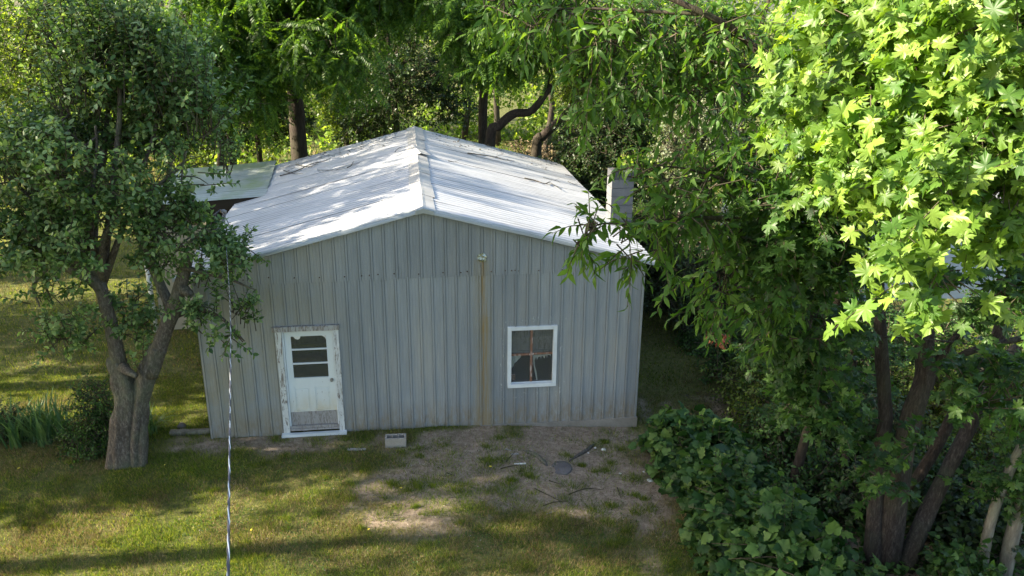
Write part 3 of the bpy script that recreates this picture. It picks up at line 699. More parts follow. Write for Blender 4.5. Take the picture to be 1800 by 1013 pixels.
def foliage(root, blobs, nsprig, per, tpls, size, lm, rng, L=.35, up=.3, hang=.2, side=.8, upn=.8, singles=0, leafname='leaf', seed=0, thr=.42, shell=.45, noisef=1.1, twig=True, name='crown', szv=.3, outw=.6, keep=None, face=(0, 0, 0), tw=1.1):
    base = np.array(root.location)
    P, D, _ = sample_blobs(blobs, nsprig, rng, shell, noisef, thr, seed)
    if keep is not None:
        q = keep(P); P, D = P[q], D[q]; nsprig = len(P)
    d = unit(D * outw + rng.normal(size=D.shape) * .45 + np.array([0, 0, up])); Ls = L * (.6 + .8 * rng.random(nsprig))
    t = (np.arange(per) + .5) / per; n = nsprig * per
    pos = P[:, None] + d[:, None] * (Ls[:, None] * t)[..., None]; pos[..., 2] -= hang * (Ls[:, None] * t ** 2)
    sdv = unit(np.cross(d, rng.normal(size=d.shape)))
    ang = (np.arange(per) * 2.4)[None, :] + rng.random((nsprig, 1)) * 6; sd2 = np.cross(d, sdv)
    lat = sdv[:, None] * np.cos(ang)[..., None] + sd2[:, None] * np.sin(ang)[..., None]
    ax = (d[:, None] * (.35 + .5 * t[None, :, None] ** 3) + lat * side + np.array([0, 0, -hang * 1.6]) + rng.normal(size=lat.shape) * .18).reshape(-1, 3)
    nr = (D[:, None] * .35 + np.array([0, 0, upn]) + np.array(face) + rng.normal(size=lat.shape) * .38).reshape(-1, 3)
    pos = pos.reshape(-1, 3); R = frames(ax, nr); s = size * (1 - szv + 2 * szv * rng.random(n))
    ok = pos[:, 2] > ground_z(pos[:, 0], pos[:, 1]) + .03
    pos, R, s = pos[ok], R[ok], s[ok]
    if singles:
        x, y, zc = proj(pos); vis = (x > 15) & (x < 1785) & (y > 10) & (y < 1003) & (zc > .5)
        key = np.where(vis, zc - D[:, None, :].repeat(per, 1).reshape(-1, 3)[ok] @ np.array([0, -1., 0]) * .3, 1e9); ids = np.argsort(key)[:singles]; ids = ids[key[ids] < 1e8]
        mk = np.ones(len(pos), bool); mk[ids] = False
        mes = []
        for V, F in tpls:
            me = bpy.data.meshes.new(leafname); me.from_pydata(V.tolist(), [], F.tolist()); me.materials.append(lm); mes.append(me)
            me.polygons.foreach_set('use_smooth', [True] * len(me.polygons))
        for k, i in enumerate(ids):
            Mx = Matrix.Identity(4); A = R[i] * s[i]; pl = pos[i] - base
            for a in range(3):
                for c in range(3): Mx[a][c] = A[a][c]
                Mx[a][3] = pl[a]
            share(leafname, mes[k % len(mes)], root, Mx)
        pos, R, s = pos[mk], R[mk], s[mk]
    ch = scatter(tpls, pos - base, R, s)
    o = build(name, ch, [lm, M['twig']], root, kind='stuff')
    if twig:
        # thin twigs, three-sided
        e = P + d * Ls[:, None]; e[:, 2] -= hang * Ls; mid = P + d * Ls[:, None] * .5; mid[:, 2] -= hang * Ls * .25
        st0 = P - d * Ls[:, None] * .35
        q1 = unit(np.cross(d, [0, 0, 1.]) + 1e-3); q2 = np.cross(d, q1); V = []
        for c, r in ((st0, .010), (mid, .006), (e, .003)):
            for a in (0, 2.09, 4.19): V.append(c + (q1 * math.cos(a) + q2 * math.sin(a)) * r * tw)
        V = np.stack(V, 1) - base; f = []
        for lv in (0, 3):
            for a in range(3): f.append((lv + a, lv + (a + 1) % 3, lv + 3 + (a + 1) % 3, lv + 3 + a))
        f = np.array(f); nn = len(V)
        build('twigs', [(V.reshape(-1, 3), (f[None] + (np.arange(nn) * 9)[:, None, None]).reshape(-1, 4), 0)], M['twig'], root, kind='stuff')
    return o

def limbs(root, start, r0, blobs, rng, barkm, per=7, name='limbs'):
    """branches from a fork point into every lump of the crown"""
    base = np.array(root.location); ch = []
    for b in blobs:
        c, r = np.array(b[0], float), np.array(b[1], float); L = np.linalg.norm(c - start) + .3
        mid = (start + c) / 2 + rng.normal(size=3) * .07 * L + np.array([0, 0, .08 * L])
        Q = curve([start, mid, c, c + unit(c - start) * r * .5], 14); ch.append(tube(Q - base, [r0, r0 * .6, r0 * .3, .02], 7, amp=.15, seed=int(rng.integers(99))))
        for k in range(per):
            i = int(rng.integers(4, 12)); p0 = Q[i]; e = c + unit(rng.normal(size=3)) * r * rng.uniform(.6, .95)
            m1 = (p0 + e) / 2 + rng.normal(size=3) * .12
            ch.append(tube(curve([p0, m1, e], 7) - base, [r0 * .28, r0 * .16, .006], 5))
    return build(name, ch, barkm, root, kind='stuff' if len(ch) > 12 else None)

def trunk(root, pts, rad, barkm, sides=12, ridges=5, amp=.12, n=22, seed=1, name='trunk', flare=1.5):
    base = np.array(root.location); pts = [np.asarray(pts[0]) + [0, 0, -.3]] + list(pts[1:]); Q = curve(pts, n); r = np.interp(np.linspace(0, 1, n), np.linspace(0, 1, len(rad)), rad)
    if flare: r = r * (1 + (flare - 1) * np.exp(-np.linspace(0, 1, n) * n * .55))
    return build(name, [tube(Q - base, r, sides, 0, ridges, amp, seed)], barkm, root)

def gpt(x, y, dz=0): return np.array([x, y, float(ground_z(x, y)) + dz])
def gpix(px, py):
    d = at(px, py, 1) - CAM; z = -.2
    for _ in range(4):
        P = CAM + d * ((z - CAM_H) / d[2]); z = float(ground_z(P[0], P[1]))
    return np.array([P[0], P[1], z])
def blob(px, py, dep, rx, ry, rz, w=1): return (at(px, py, dep), (rx, ry, rz), w)

def atY(px, py, Y):
    d = at(px, py, 1) - CAM; return CAM + d * (Y / d[1])
def bY(px, py, Y, rx, ry, rz, w=1): return (atY(px, py, Y), (rx, ry, rz), w)
def roofpix(px, py, side):
    """where a line of sight meets the roof slope, in shed axes"""
    d = at(px, py, 1) - CAM; eu = np.array([math.cos(YAW), math.sin(YAW), 0]); ev = np.array([-math.sin(YAW), math.cos(YAW), 0])
    n = np.array([0, 0, 1.]) + side * K * eu; O = np.array([0, DIST, 0.])
    t = (RZ + side * K * RU + .03 - (CAM - O) @ n) / (d @ n); q = CAM + d * t - O
    return np.array([q @ eu, q @ ev, q[2]])

# ------------------------------------------------------------------ apple tree in front of the left corner
rng = np.random.default_rng(11)
b0 = gpt(-7.05, 13.25, -.06)
apple = thing('apple_tree', 'gnarled grey-trunked apple tree with a forked stem left of the shed', 'tree', b0)
Ya = 13.25
def aY(px, py, dy=0): return atY(px, py, Ya + dy)
build('trunk', [tube(curve([b0 + [-.06, -.02, 0], aY(218, 760), aY(222, 700), aY(212, 655), aY(200, 628)], 26) - b0, [.23, .20, .205, .185, .14], 22, 0, 5, .15, 3),
                tube(curve([b0 + [.13, .02, 0], aY(240, 760), aY(248, 700), aY(262, 650), aY(280, 610)], 26) - b0, [.19, .15, .145, .165, .14], 20, 0, 4, .17, 5),
                tube(curve([b0 + [-.2, -.1, -.05], aY(203, 780, -.1), aY(205, 740, -.08), aY(215, 700, 0)], 16) - b0, [.15, .10, .11, .05], 12, 0, 3, .16, 8),
                tube(curve([b0 + [.26, -.06, -.05], aY(250, 775, -.05), aY(250, 700, -.02)], 12) - b0, [.12, .10, .04], 10, 0, 3, .16, 9)], M['bark_apple'], apple)
for pts, r in (([(262, 660, 0), (283, 600, 0), (300, 555, 0), (312, 520, 0), (324, 480, .05), (331, 447, .05)], [.15, .13, .13, .115, .10, .085]),
               ([(303, 548, .02), (283, 505, .1), (268, 470, .15), (250, 425, .2), (225, 360, .3)], [.10, .085, .08, .07, .045]),
               ([(210, 640, 0), (200, 590, -.05), (188, 545, -.1), (176, 505, -.1), (140, 480, -.2), (95, 458, -.3), (40, 420, -.4)], [.14, .12, .11, .105, .085, .08, .04]),
               ([(180, 510, -.1), (165, 450, 0), (165, 380, .1), (180, 280, .1), (195, 150, 0)], [.09, .08, .07, .05, .02]),
               ([(215, 645, -.1), (228, 655, -.25), (240, 662, -.3)], [.09, .06, .045]),
               ([(318, 505, 0), (332, 516, -.08), (337, 520, -.1)], [.10, .075, .055]),
               ([(250, 420, .2), (290, 330, .3), (310, 230, .3)], [.06, .04, .015]), ([(300, 560, .2), (345, 545, .2), (390, 560, .1), (430, 600, 0)], [.05, .035, .03, .01]),
               ([(322, 470, 0), (360, 480, 0), (400, 490, 0), (450, 510, -.1)], [.05, .035, .03, .01]), ([(95, 458, -.3), (60, 500, -.3), (70, 540, -.3)], [.05, .03, .01]),
               ([(288, 470, -.3), (330, 420, -.3), (385, 402, -.3)], [.015, .014, .008]), ([(165, 420, 0), (100, 350, -.2), (40, 260, -.3)], [.06, .04, .015])):
    Q = np.array([aY(*q) for q in pts]); build('limb', [tube(curve(Q, 18) - b0, r, 12, 0, 3, .10, len(r))], M['bark_apple'], apple)
A_BL = [bY(195, 105, 13.3, .65, .8, .7, .8), bY(125, 225, 13.2, .8, .9, .6), bY(285, 190, 13.3, .75, .9, .85), bY(40, 335, 13, .8, .9, .55), bY(170, 270, 12.9, 1.0, 1.1, .9, 1.2), bY(310, 300, 13.1, .65, .8, .8),
        bY(60, 400, 12.8, 1.0, 1, .6, 1.1), bY(190, 400, 12.9, 1.0, 1.1, .7, 1.1), bY(290, 395, 12.9, .6, .8, .55), bY(-90, 370, 13, 1, 1, .6), bY(-80, 430, 13, 1, 1, .5),
        bY(400, 455, 13.0, .55, .6, .32, 1.3), bY(405, 560, 13.1, .55, .5, .45, 1.8), bY(345, 530, 13.2, .42, .5, .4, 1.3), bY(240, 460, 13, .55, .7, .3), bY(105, 530, 13, .55, .6, .38), bY(330, 400, 12.8, .5, .5, .3), bY(120, 590, 13.1, .4, .4, .2), bY(235, 560, 13.5, .35, .4, .5, .8), bY(250, 640, 13.0, .12, .15, .12, 2)]
foliage(apple, A_BL, 1900, 14, T_APPLE, .100, M['leaf_apple'], rng, L=.36, up=.45, hang=.08, side=.8, seed=4, thr=.525, noisef=1.7, name='crown')
foliage(apple, [bY(190, 80, 13.2, .9, .7, .35), bY(150, 150, 13.2, .6, .8, .4), bY(290, 130, 13.2, .8, .7, .45), bY(350, 200, 13.2, .4, .5, .3), bY(60, 290, 13, .7, .7, .3)], 250, 24, T_APPLE, .10, M['leaf_apple'], rng, L=.78, up=1.9, hang=-.02, side=.8, seed=9, thr=.2, name='upright_shoots')
SH = []
for px in range(0, 400, 11):
    py = float(np.interp(px, [0, 60, 100, 160, 240, 300, 340, 400], [300, 245, 170, 75, 60, 105, 140, 270])) + random.uniform(0, 45)
    SH.append(bY(px + random.uniform(-5, 5), py, 13.2 + random.uniform(-.5, .5), .10, .3, .12))
foliage(apple, SH, 120, 26, T_APPLE, .085, M['leaf_apple'], rng, L=.62, up=2.6, hang=-.02, side=.75, seed=19, thr=.0, name='leader_shoots')
limbs(apple, aY(180, 500), .07, A_BL[:8], rng, M['bark_apple'], 5, 'branches')

# ------------------------------------------------------------------ trees behind the shed
def rear_tree(label, px, pyb, Y, r, blobs, tp, lm, nsp, per, size, name='broadleaf_tree', lean=0, fork=None, group=None, L=.5, hang=.3, up=.1, singles=0, leafname='leaf', thr=.42, trunkpts=None, bark='bark_dark', seed=1, noisef=.9, side=.8, frk=None):
    rng = np.random.default_rng(seed + 100)
    p = atY(px, pyb, Y); b = gpt(p[0], Y, -.1)
    t = thing(name, label, 'tree', b, group)
    if trunkpts is None:
        top = atY(px + lean, pyb - 200, Y); pts = [b, b + (p - b) * .6, p, top]
    else: pts = [b] + [atY(*q) for q in trunkpts]
    trunk(t, pts, [r, r * .9, r * .8, r * .6], M[bark], sides=12, seed=seed, ridges=3, amp=.1)
    f = np.array(pts[-1]); limbs(t, np.array(pts[-2]) * .35 + f * .65, r * .45, blobs, rng, M[bark], 6, 'branches')
    foliage(t, blobs, nsp, per, tp, size, M[lm], rng, L=L, up=up, hang=hang, side=side, seed=seed, thr=thr, noisef=noisef, singles=singles, leafname=leafname)
    return t
FR = dict(name='walnut_tree', L=.55, hang=.28, side=.95, up=.1)
rear_tree('tall walnut tree with feathery fronds and thick dark trunk behind the left roof slope', 525, 240, 28, .28,
          [bY(480, 40, 26.5, 1.7, 1.5, 1.3), bY(585, 90, 25.5, 1.3, 1.4, 1.3), bY(440, 165, 25.5, .7, .9, .75, 1.2), bY(560, -60, 27, 2.4, 2, 1.5), bY(650, 0, 26.5, 1.2, 1.3, 1.0), bY(400, 90, 26, .9, 1, 1.2)],
          T_FROND, 'leaf_walnut', 760, 5, .60, singles=180, leafname='frond', seed=3, thr=.40, trunkpts=[(525, 250, 28), (520, 180, 28), (512, 100, 28), (524, 10, 28)], **FR)
rear_tree('walnut tree with a vine-wrapped trunk rising behind the roof ridge, right of centre', 850, 215, 28, .17,
          [bY(850, 60, 26.5, 1.3, 1.2, 1.1), bY(790, -20, 27, 1.6, 1.4, 1.1), bY(890, 95, 26, .8, 1, .6), bY(940, 30, 26, 1.4, 1.2, 1.2)],
          T_FROND, 'leaf_walnut', 500, 5, .58, singles=120, leafname='frond', seed=5, thr=.42, trunkpts=[(848, 240, 28), (850, 160, 28), (857, 80, 28), (850, 0, 28)], **FR)
t = rear_tree('slim twin-stemmed walnut tree between the apple tree and the mossy roof', 402, 250, 27, .12,
          [bY(340, 60, 26, 1.2, 1.2, 1.6), bY(320, 160, 26, .8, .9, .8), bY(400, -20, 27, 1.3, 1.2, 1.2), bY(420, 70, 27.5, .8, .7, .8)],
          T_FROND, 'leaf_walnut', 400, 5, .54, singles=90, leafname='frond', seed=7, thr=.42, trunkpts=[(408, 270, 27), (402, 200, 27), (400, 120, 27)], **FR)
bt = np.array(t.location); build('trunk', [tube(curve([atY(388, 330, 26.8), atY(387, 250, 26.8), atY(378, 180, 26.8), atY(370, 100, 26.8)], 14) - bt, [.13, .1, .07], 10, amp=.1)], M['bark_dark'], t)
rear_tree('leaning tree with a bare curved dark trunk just right of the roof ridge', 862, 245, 27, .17,
          [bY(965, 80, 27, 1.1, 1, .7), bY(1010, 30, 27, 1.4, 1.2, 1.1)], T_LANCE, 'leaf_wood', 520, 10, .15, seed=9,
          trunkpts=[(862, 250, 27), (878, 222, 27), (905, 200, 27), (935, 195, 27), (970, 150, 27)])
rear_tree('leaning tree with sunlit brown trunk in the gap right of the ridge', 945, 245, 30, .2,
          [bY(1020, 150, 30, 1.1, 1, .7), bY(1050, 90, 30, 1.4, 1.2, 1.1)], T_QUAD, 'leaf_wood', 600, 12, .12, seed=10,
          trunkpts=[(943, 262, 30), (955, 240, 30), (978, 218, 30), (1005, 190, 30)])
DK = dict(T=T_QUAD)
for lab, px, py, Y, r, bl, lm, nsp, sz, sd in (
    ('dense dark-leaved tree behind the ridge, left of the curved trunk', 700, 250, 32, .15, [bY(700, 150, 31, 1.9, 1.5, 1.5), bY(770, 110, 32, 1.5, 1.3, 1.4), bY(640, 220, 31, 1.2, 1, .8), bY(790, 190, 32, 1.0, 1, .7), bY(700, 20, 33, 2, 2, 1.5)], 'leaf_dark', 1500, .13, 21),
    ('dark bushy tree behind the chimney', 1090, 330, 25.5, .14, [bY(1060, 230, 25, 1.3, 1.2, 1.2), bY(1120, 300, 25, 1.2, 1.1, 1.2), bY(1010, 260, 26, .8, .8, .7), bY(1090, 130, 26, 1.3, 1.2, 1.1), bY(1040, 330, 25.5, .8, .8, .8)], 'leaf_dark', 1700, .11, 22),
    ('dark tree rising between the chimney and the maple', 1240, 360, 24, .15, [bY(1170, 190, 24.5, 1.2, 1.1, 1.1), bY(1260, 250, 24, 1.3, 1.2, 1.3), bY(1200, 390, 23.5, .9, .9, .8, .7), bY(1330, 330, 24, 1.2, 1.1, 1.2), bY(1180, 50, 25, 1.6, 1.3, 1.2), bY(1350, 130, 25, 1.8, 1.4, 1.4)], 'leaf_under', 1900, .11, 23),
    ('silvery pale-leaved tree catching sun behind the drooping branch', 1235, 300, 21, .08, [bY(1240, 215, 20.6, .7, .7, .5), bY(1200, 255, 20.6, .6, .6, .5), bY(1260, 290, 20.6, .6, .6, .5), bY(1210, 330, 20.6, .5, .5, .4)], 'leaf_pale', 620, .075, 24),
    ('light green backlit tree above the mossy roof', 300, 260, 30, .14, [bY(300, 200, 30, 1.5, 1.2, 1.3), bY(360, 120, 31, 1.4, 1.2, 1.3), bY(250, 80, 31, 1.8, 1.4, 1.6), bY(330, 290, 29, .8, .8, .6)], 'leaf_wood', 1300, .13, 25),
    ('slender tree with a crooked dark stem at the upper left corner', 110, 250, 24, .13, [bY(40, 90, 23.5, 1.4, 1.2, 1.3), bY(130, 60, 24, 1.2, 1.1, 1.2), bY(60, 200, 23.5, 1.2, 1, .9), bY(180, -10, 24, 1.4, 1.2, 1)], 'leaf_wood', 1100, .10, 26),
    ('yellow-green tree in the gap behind the ridge of the left roof', 610, 260, 35, .16, [bY(620, 200, 35, 1.5, 1.2, 1), bY(570, 120, 35, 1.7, 1.3, 1.6), bY(480, 250, 34, 1.2, 1, .8), bY(660, 90, 36, 1.8, 1.4, 1.6)], 'leaf_wood', 1200, .14, 27),
    ('leafy tree behind the walnut at the far left of the roof', 455, 265, 33, .14, [bY(450, 120, 33, 1.7, 1.2, 1.4), bY(400, 230, 32, 1.1, 1, 1), bY(500, 210, 33, 1.0, 1, .9)], 'leaf_dark', 1000, .13, 28),
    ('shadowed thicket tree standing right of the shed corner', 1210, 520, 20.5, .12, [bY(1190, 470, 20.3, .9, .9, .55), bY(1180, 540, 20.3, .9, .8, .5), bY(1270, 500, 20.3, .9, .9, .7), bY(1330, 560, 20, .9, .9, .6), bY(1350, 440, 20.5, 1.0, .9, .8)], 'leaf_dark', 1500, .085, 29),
    ('rounded green tree behind the white neighbouring house', 1500, 380, 29, .2, [bY(1450, 300, 29, 2.2, 1.8, 1.6), bY(1600, 330, 30, 2.4, 1.8, 1.6), bY(1750, 300, 30, 2.4, 1.8, 1.8), bY(1520, 180, 31, 2.6, 2, 1.8), bY(1700, 120, 31, 3, 2, 2)], 'leaf_wood', 1500, .16, 30),
):
    kw = dict(lean=-20)
    if sd == 26: kw = dict(trunkpts=[(150, 220, 24), (118, 168, 24), (92, 130, 24), (88, 60, 24), (80, -10, 24)])
    rear_tree(lab, px, py, Y, r, bl, T_QUAD if sd != 24 else T_APPLE, lm, nsp, 12, sz, seed=sd, thr=.43 if lm != 'leaf_dark' else .36, L=.45, hang=.12, up=.2, **kw)

# unseen trees left of the picture, placed and shaped to shade the yard
for k, (x, y, h, r) in enumerate(((-15.5, 6.0, 15.8, 2.5), (-16.8, 12.5, 11.6, 1.9), (-17.5, 15.6, 13.2, 2.3), (-19.5, 19.8, 14.3, 2.7), (-22.0, 24.6, 10.5, 2.3), (-30, 34, 9, 2.0), (-13.5, 1.0, 14, 2.6), (-22.5, 8.4, 20.0, 2.8), (-27, 18, 15.2, 2.8))):
    b = gpt(x, y, -.1); rng = np.random.default_rng(300 + k)
    t = thing('shade_tree', 'unseen broad leafy tree beyond the left edge, shaped to shade the yard', 'tree', b, 'unseen trees placed beyond the left edge for shade')
    trunk(t, [b, b + [.1, 0, h * .3], b + [-.1, .1, h * .6]], [.28, .22, .14], M['bark_dark'])
    bl = [(b + np.array([rng.uniform(-.5, .5) * r, rng.uniform(-.5, .5) * r, h * f]), (r * q, r * q, h * .16), 1) for f, q in (((.45, .8), (.6, 1), (.72, 1), (.86, .8), (.36 if k not in (2, 3) else .5, .5)) if k != 7 else ((.70, .9), (.78, 1), (.86, 1), (.95, .7)))]
    limbs(t, b + [0, 0, h * (.62 if k == 7 else .4)], .12, bl, rng, M['bark_dark'], 5, 'branches')
    foliage(t, bl, 1300, 10, T_QUAD, .24, M['leaf_wood'], rng, L=.6, hang=.2, seed=40 + k, thr=.29, noisef=.8)

# far woodland and hedge brush
rng = np.random.default_rng(5); WB = []
for x in np.arange(-48, 62, 4.2):
    Yw = 54 + rng.uniform(-5, 6); g0 = ground_z(x, Yw)
    for h in (1.5, 5.0, 8.5): WB.append((np.array([x + rng.uniform(-1.5, 1.5), Yw + rng.uniform(-2, 2), g0 + h]), (3.4, 2.6, 2.4), 1))
for x in list(np.arange(-40, -3, 3.4)) + list(np.arange(5, 50, 3.4)):
    Yw = 42 + rng.uniform(-3, 3); WB.append((np.array([x, Yw, ground_z(x, Yw) + 1.0]), (2.2, 1.6, 1.5), .8))
wood = foliage(thing('woodland', 'mass of backlit woodland closing the view far behind the shed', 'woodland', gpt(0, 54)), WB, 14000, 9, [tpl_quad(.4)], .30, M['leaf_far'], rng, L=1.2, hang=.2, thr=.36, noisef=.4, twig=False, name='foliage', shell=.3)
WT = []
for x in np.arange(-30, 40, 2.6):
    g0 = gpt(x + rng.uniform(-1, 1), 48 + rng.uniform(-5, 7)); WT.append(tube(curve([g0, g0 + [rng.uniform(-.5, .5), 0, 4], g0 + [rng.uniform(-1, 1), 0, 9]], 6) - gpt(0, 54), [.22, .16, .1], 7))
build('stems', WT, M['bark_dark'], wood.parent, kind='stuff')
for k, (px, py, Y, rx, rz, lm, lab) in enumerate(((930, 215, 44, 3.0, .7, 'brush', 'rust-brown dead brush in the sunny field behind the shed'), (880, 190, 40, 1.0, .8, 'leaf_wood', 'low green bush in the field under the leaning trunk'), (1010, 225, 38, 1.2, .9, 'leaf_wood', 'sunlit bush in the field right of the leaning trunk'), (905, 250, 36, .9, .45, 'leaf_wood', 'small weedy bush close behind the right roof slope'))):
    p = atY(px, py, Y); b = gpt(p[0], Y); t = thing('field_bush', lab, 'bush', b)
    foliage(t, [(np.array([b[0], Y, b[2] + rz * .6]), (rx, 1, rz), 1)], 400, 8, T_QUAD, .16, M[lm], rng, L=.5, thr=.3, seed=k)

# undergrowth edging the roof at its back right
for k, (u, v, r, h, lm) in enumerate(((2.2, 11.2, .9, 3.1, 'leaf_under'), (3.9, 9.8, .9, 3.0, 'leaf_dark'), (4.6, 7.2, .9, 2.7, 'leaf_dark'), (.9, 12.2, .9, 2.6, 'leaf_dark'))):
    p = Wp(u, v, 0); b = gpt(p[0], p[1]); t = thing('tall_shrub', ('tall shrub touching the back right corner of the roof', 'dark shrub beside the right eave behind the chimney', 'dark shrub under the right eave beside the chimney', 'shrub behind the back of the right roof slope')[k], 'shrub', b)
    bl = [(b + np.array([rng.uniform(-.3, .3), rng.uniform(-.3, .3), h * f]), (r, r, h * .2), 1) for f in (.25, .5, .75, .92)]
    trunk(t, [b, b + [0, .1, h * .5], b + [.1, 0, h * .9]], [.06, .05, .02], M['bark_dark'], sides=7)
    foliage(t, bl, 520, 11, T_QUAD, .10, M[lm], rng, L=.35, thr=.34, seed=60 + k)

# neighbour's house seen through the thicket
hs = thing('neighbour_house', 'pale bluish-white sided house glimpsed between the maple trunks', 'house', (9.0, 23, -.45), rz=.12)
for k in range(16): build('siding_board', [(np.array([(0, 0, k * .19), (15, 0, k * .19), (15, .02, k * .19 + .2), (0, .02, k * .19 + .2), (0, .04, k * .19), (15, .04, k * .19)]), [(0, 1, 2, 3), (4, 5, 1, 0)], 0)], M['pale'], hs, smooth=False)
build('side_wall', [box(0, .1, .05, 8, 0, 3.0), box(14.9, 15, .05, 8, 0, 3.0), box(.1, 14.9, 7.9, 8, 0, 3.0)], M['pale'], hs)
build('roof', [(np.array([(-.4, -.5, 2.95), (15.4, -.5, 2.95), (15.4, 4, 4.6), (-.4, 4, 4.6), (15.4, 8.5, 2.95), (-.4, 8.5, 2.95), (-.4, -.5, 3.1), (15.4, -.5, 3.1), (15.4, 4, 4.75), (-.4, 4, 4.75), (15.4, 8.5, 3.1), (-.4, 8.5, 3.1)]), [(6, 7, 8, 9), (9, 8, 10, 11), (1, 0, 3, 2), (2, 3, 5, 4), (0, 1, 7, 6), (4, 5, 11, 10)], 0)], M['shingle'], hs, smooth=False)
for x in (2.6, 7.5):
    w = build('window', [box(x, x + 1.1, -.03, .03, 1.0, 1.08), box(x, x + 1.1, -.03, .03, 2.2, 2.28), box(x, x + .08, -.03, .03, 1.081, 2.199), box(x + 1.02, x + 1.1, -.03, .03, 1.081, 2.199)], M['paint'], hs)
    build('pane', [box(x + .09, x + 1.01, -.01, -.005, 1.09, 2.19)], M['inside'], w)

# ------------------------------------------------------------------ drooping cherry-like tree right of the shed
rng = np.random.default_rng(17)
b = gpt(4.9, 12.6, -.05)
ch = thing('drooping_tree', 'tree with long drooping glossy leaves reaching over the shed roof corner', 'tree', b)
trunk(ch, [b, b + [.15, -.1, 1.5], b + [.2, -.4, 3.0], at(1500, 330, 11), at(1470, 190, 10.2)], [.085, .075, .07, .06], M['bark_dark'], sides=10, seed=4)
BR = [([(1480, 230, 10.3), (1360, 120, 9.8), (1300, 60, 9.7), (1240, 25, 9.6), (1165, -8, 9.6)], [.05, .048, .042, .04, .03]),
      ([(1500, 400, 11.2), (1400, 400, 10.5), (1290, 385, 9.8), (1200, 385, 9.5), (1110, 395, 9.3), (1050, 395, 9.2), (1012, 430, 9.2)], [.05, .04, .03, .022, .015, .01, .006]),
      ([(1400, 400, 10.5), (1300, 330, 9.8), (1220, 300, 9.6), (1150, 290, 9.5)], [.03, .02, .014, .007]),
      ([(1500, 440, 11.2), (1420, 470, 10.6), (1330, 510, 10.4), (1250, 590, 10.4)], [.04, .03, .02, .008]),
      ([(1360, 120, 9.8), (1260, 110, 9.8), (1180, 95, 10), (1080, 90, 10.2)], [.03, .02, .014, .006]),
      ([(1240, 25, 9.6), (1130, 20, 9.9), (1020, 15, 10.2), (920, 20, 10.5)], [.025, .02, .014, .006])]
for pts, r in BR: build('limb', [tube(curve([at(*q) for q in pts], 22) - b, r, 8, amp=.1)], M['bark_dark'], ch)
CB = [(1000, 20, 10.3, .6, .5, .28), (940, 40, 10.4, .35, .4, .25), (1080, 60, 10, .5, .5, .3), (1180, 60, 9.9, .6, .5, .35), (1280, 60, 9.8, .5, .5, .3), (1040, 130, 10.2, .25, .3, .2), (1130, 150, 10.1, .35, .4, .28), (1040, 190, 10.2, .12, .2, .2), (1250, 160, 10, .5, .5, .35), (900, 0, 10.5, .4, .4, .25),
      (1180, 315, 9.5, .38, .4, .22), (1260, 310, 9.7, .45, .5, .3), (1340, 300, 10, .45, .5, .35), (1125, 300, 9.5, .17, .2, .12), (1220, 380, 9.5, .4, .4, .22), (1150, 385, 9.3, .2, .25, .12), (1095, 385, 9.3, .18, .2, .11), (1040, 400, 9.2, .14, .15, .10), (1012, 432, 9.2, .10, .1, .10), (1095, 425, 9.25, .10, .12, .16), (1110, 455, 9.25, .07, .1, .14), (1160, 430, 9.4, .1, .1, .2),
      (1300, 400, 10, .45, .5, .35), (1370, 430, 10.3, .5, .5, .4), (1175, 480, 9.6, .09, .1, .2), (1270, 480, 10.3, .35, .4, .3), (1250, 545, 10.4, .22, .3, .2), (1330, 520, 10.4, .35, .4, .28), (1380, 560, 11, .35, .4, .3)]
CB = [(at(a, b_, c), (d, e, f), 1) for a, b_, c, d, e, f in CB]
foliage(ch, CB, 760, 8, T_LANCE, .155, M['leaf_cherry'], rng, L=.36, up=-.1, hang=.28, side=.55, seed=2, thr=.25, noisef=2, singles=300, upn=.5)

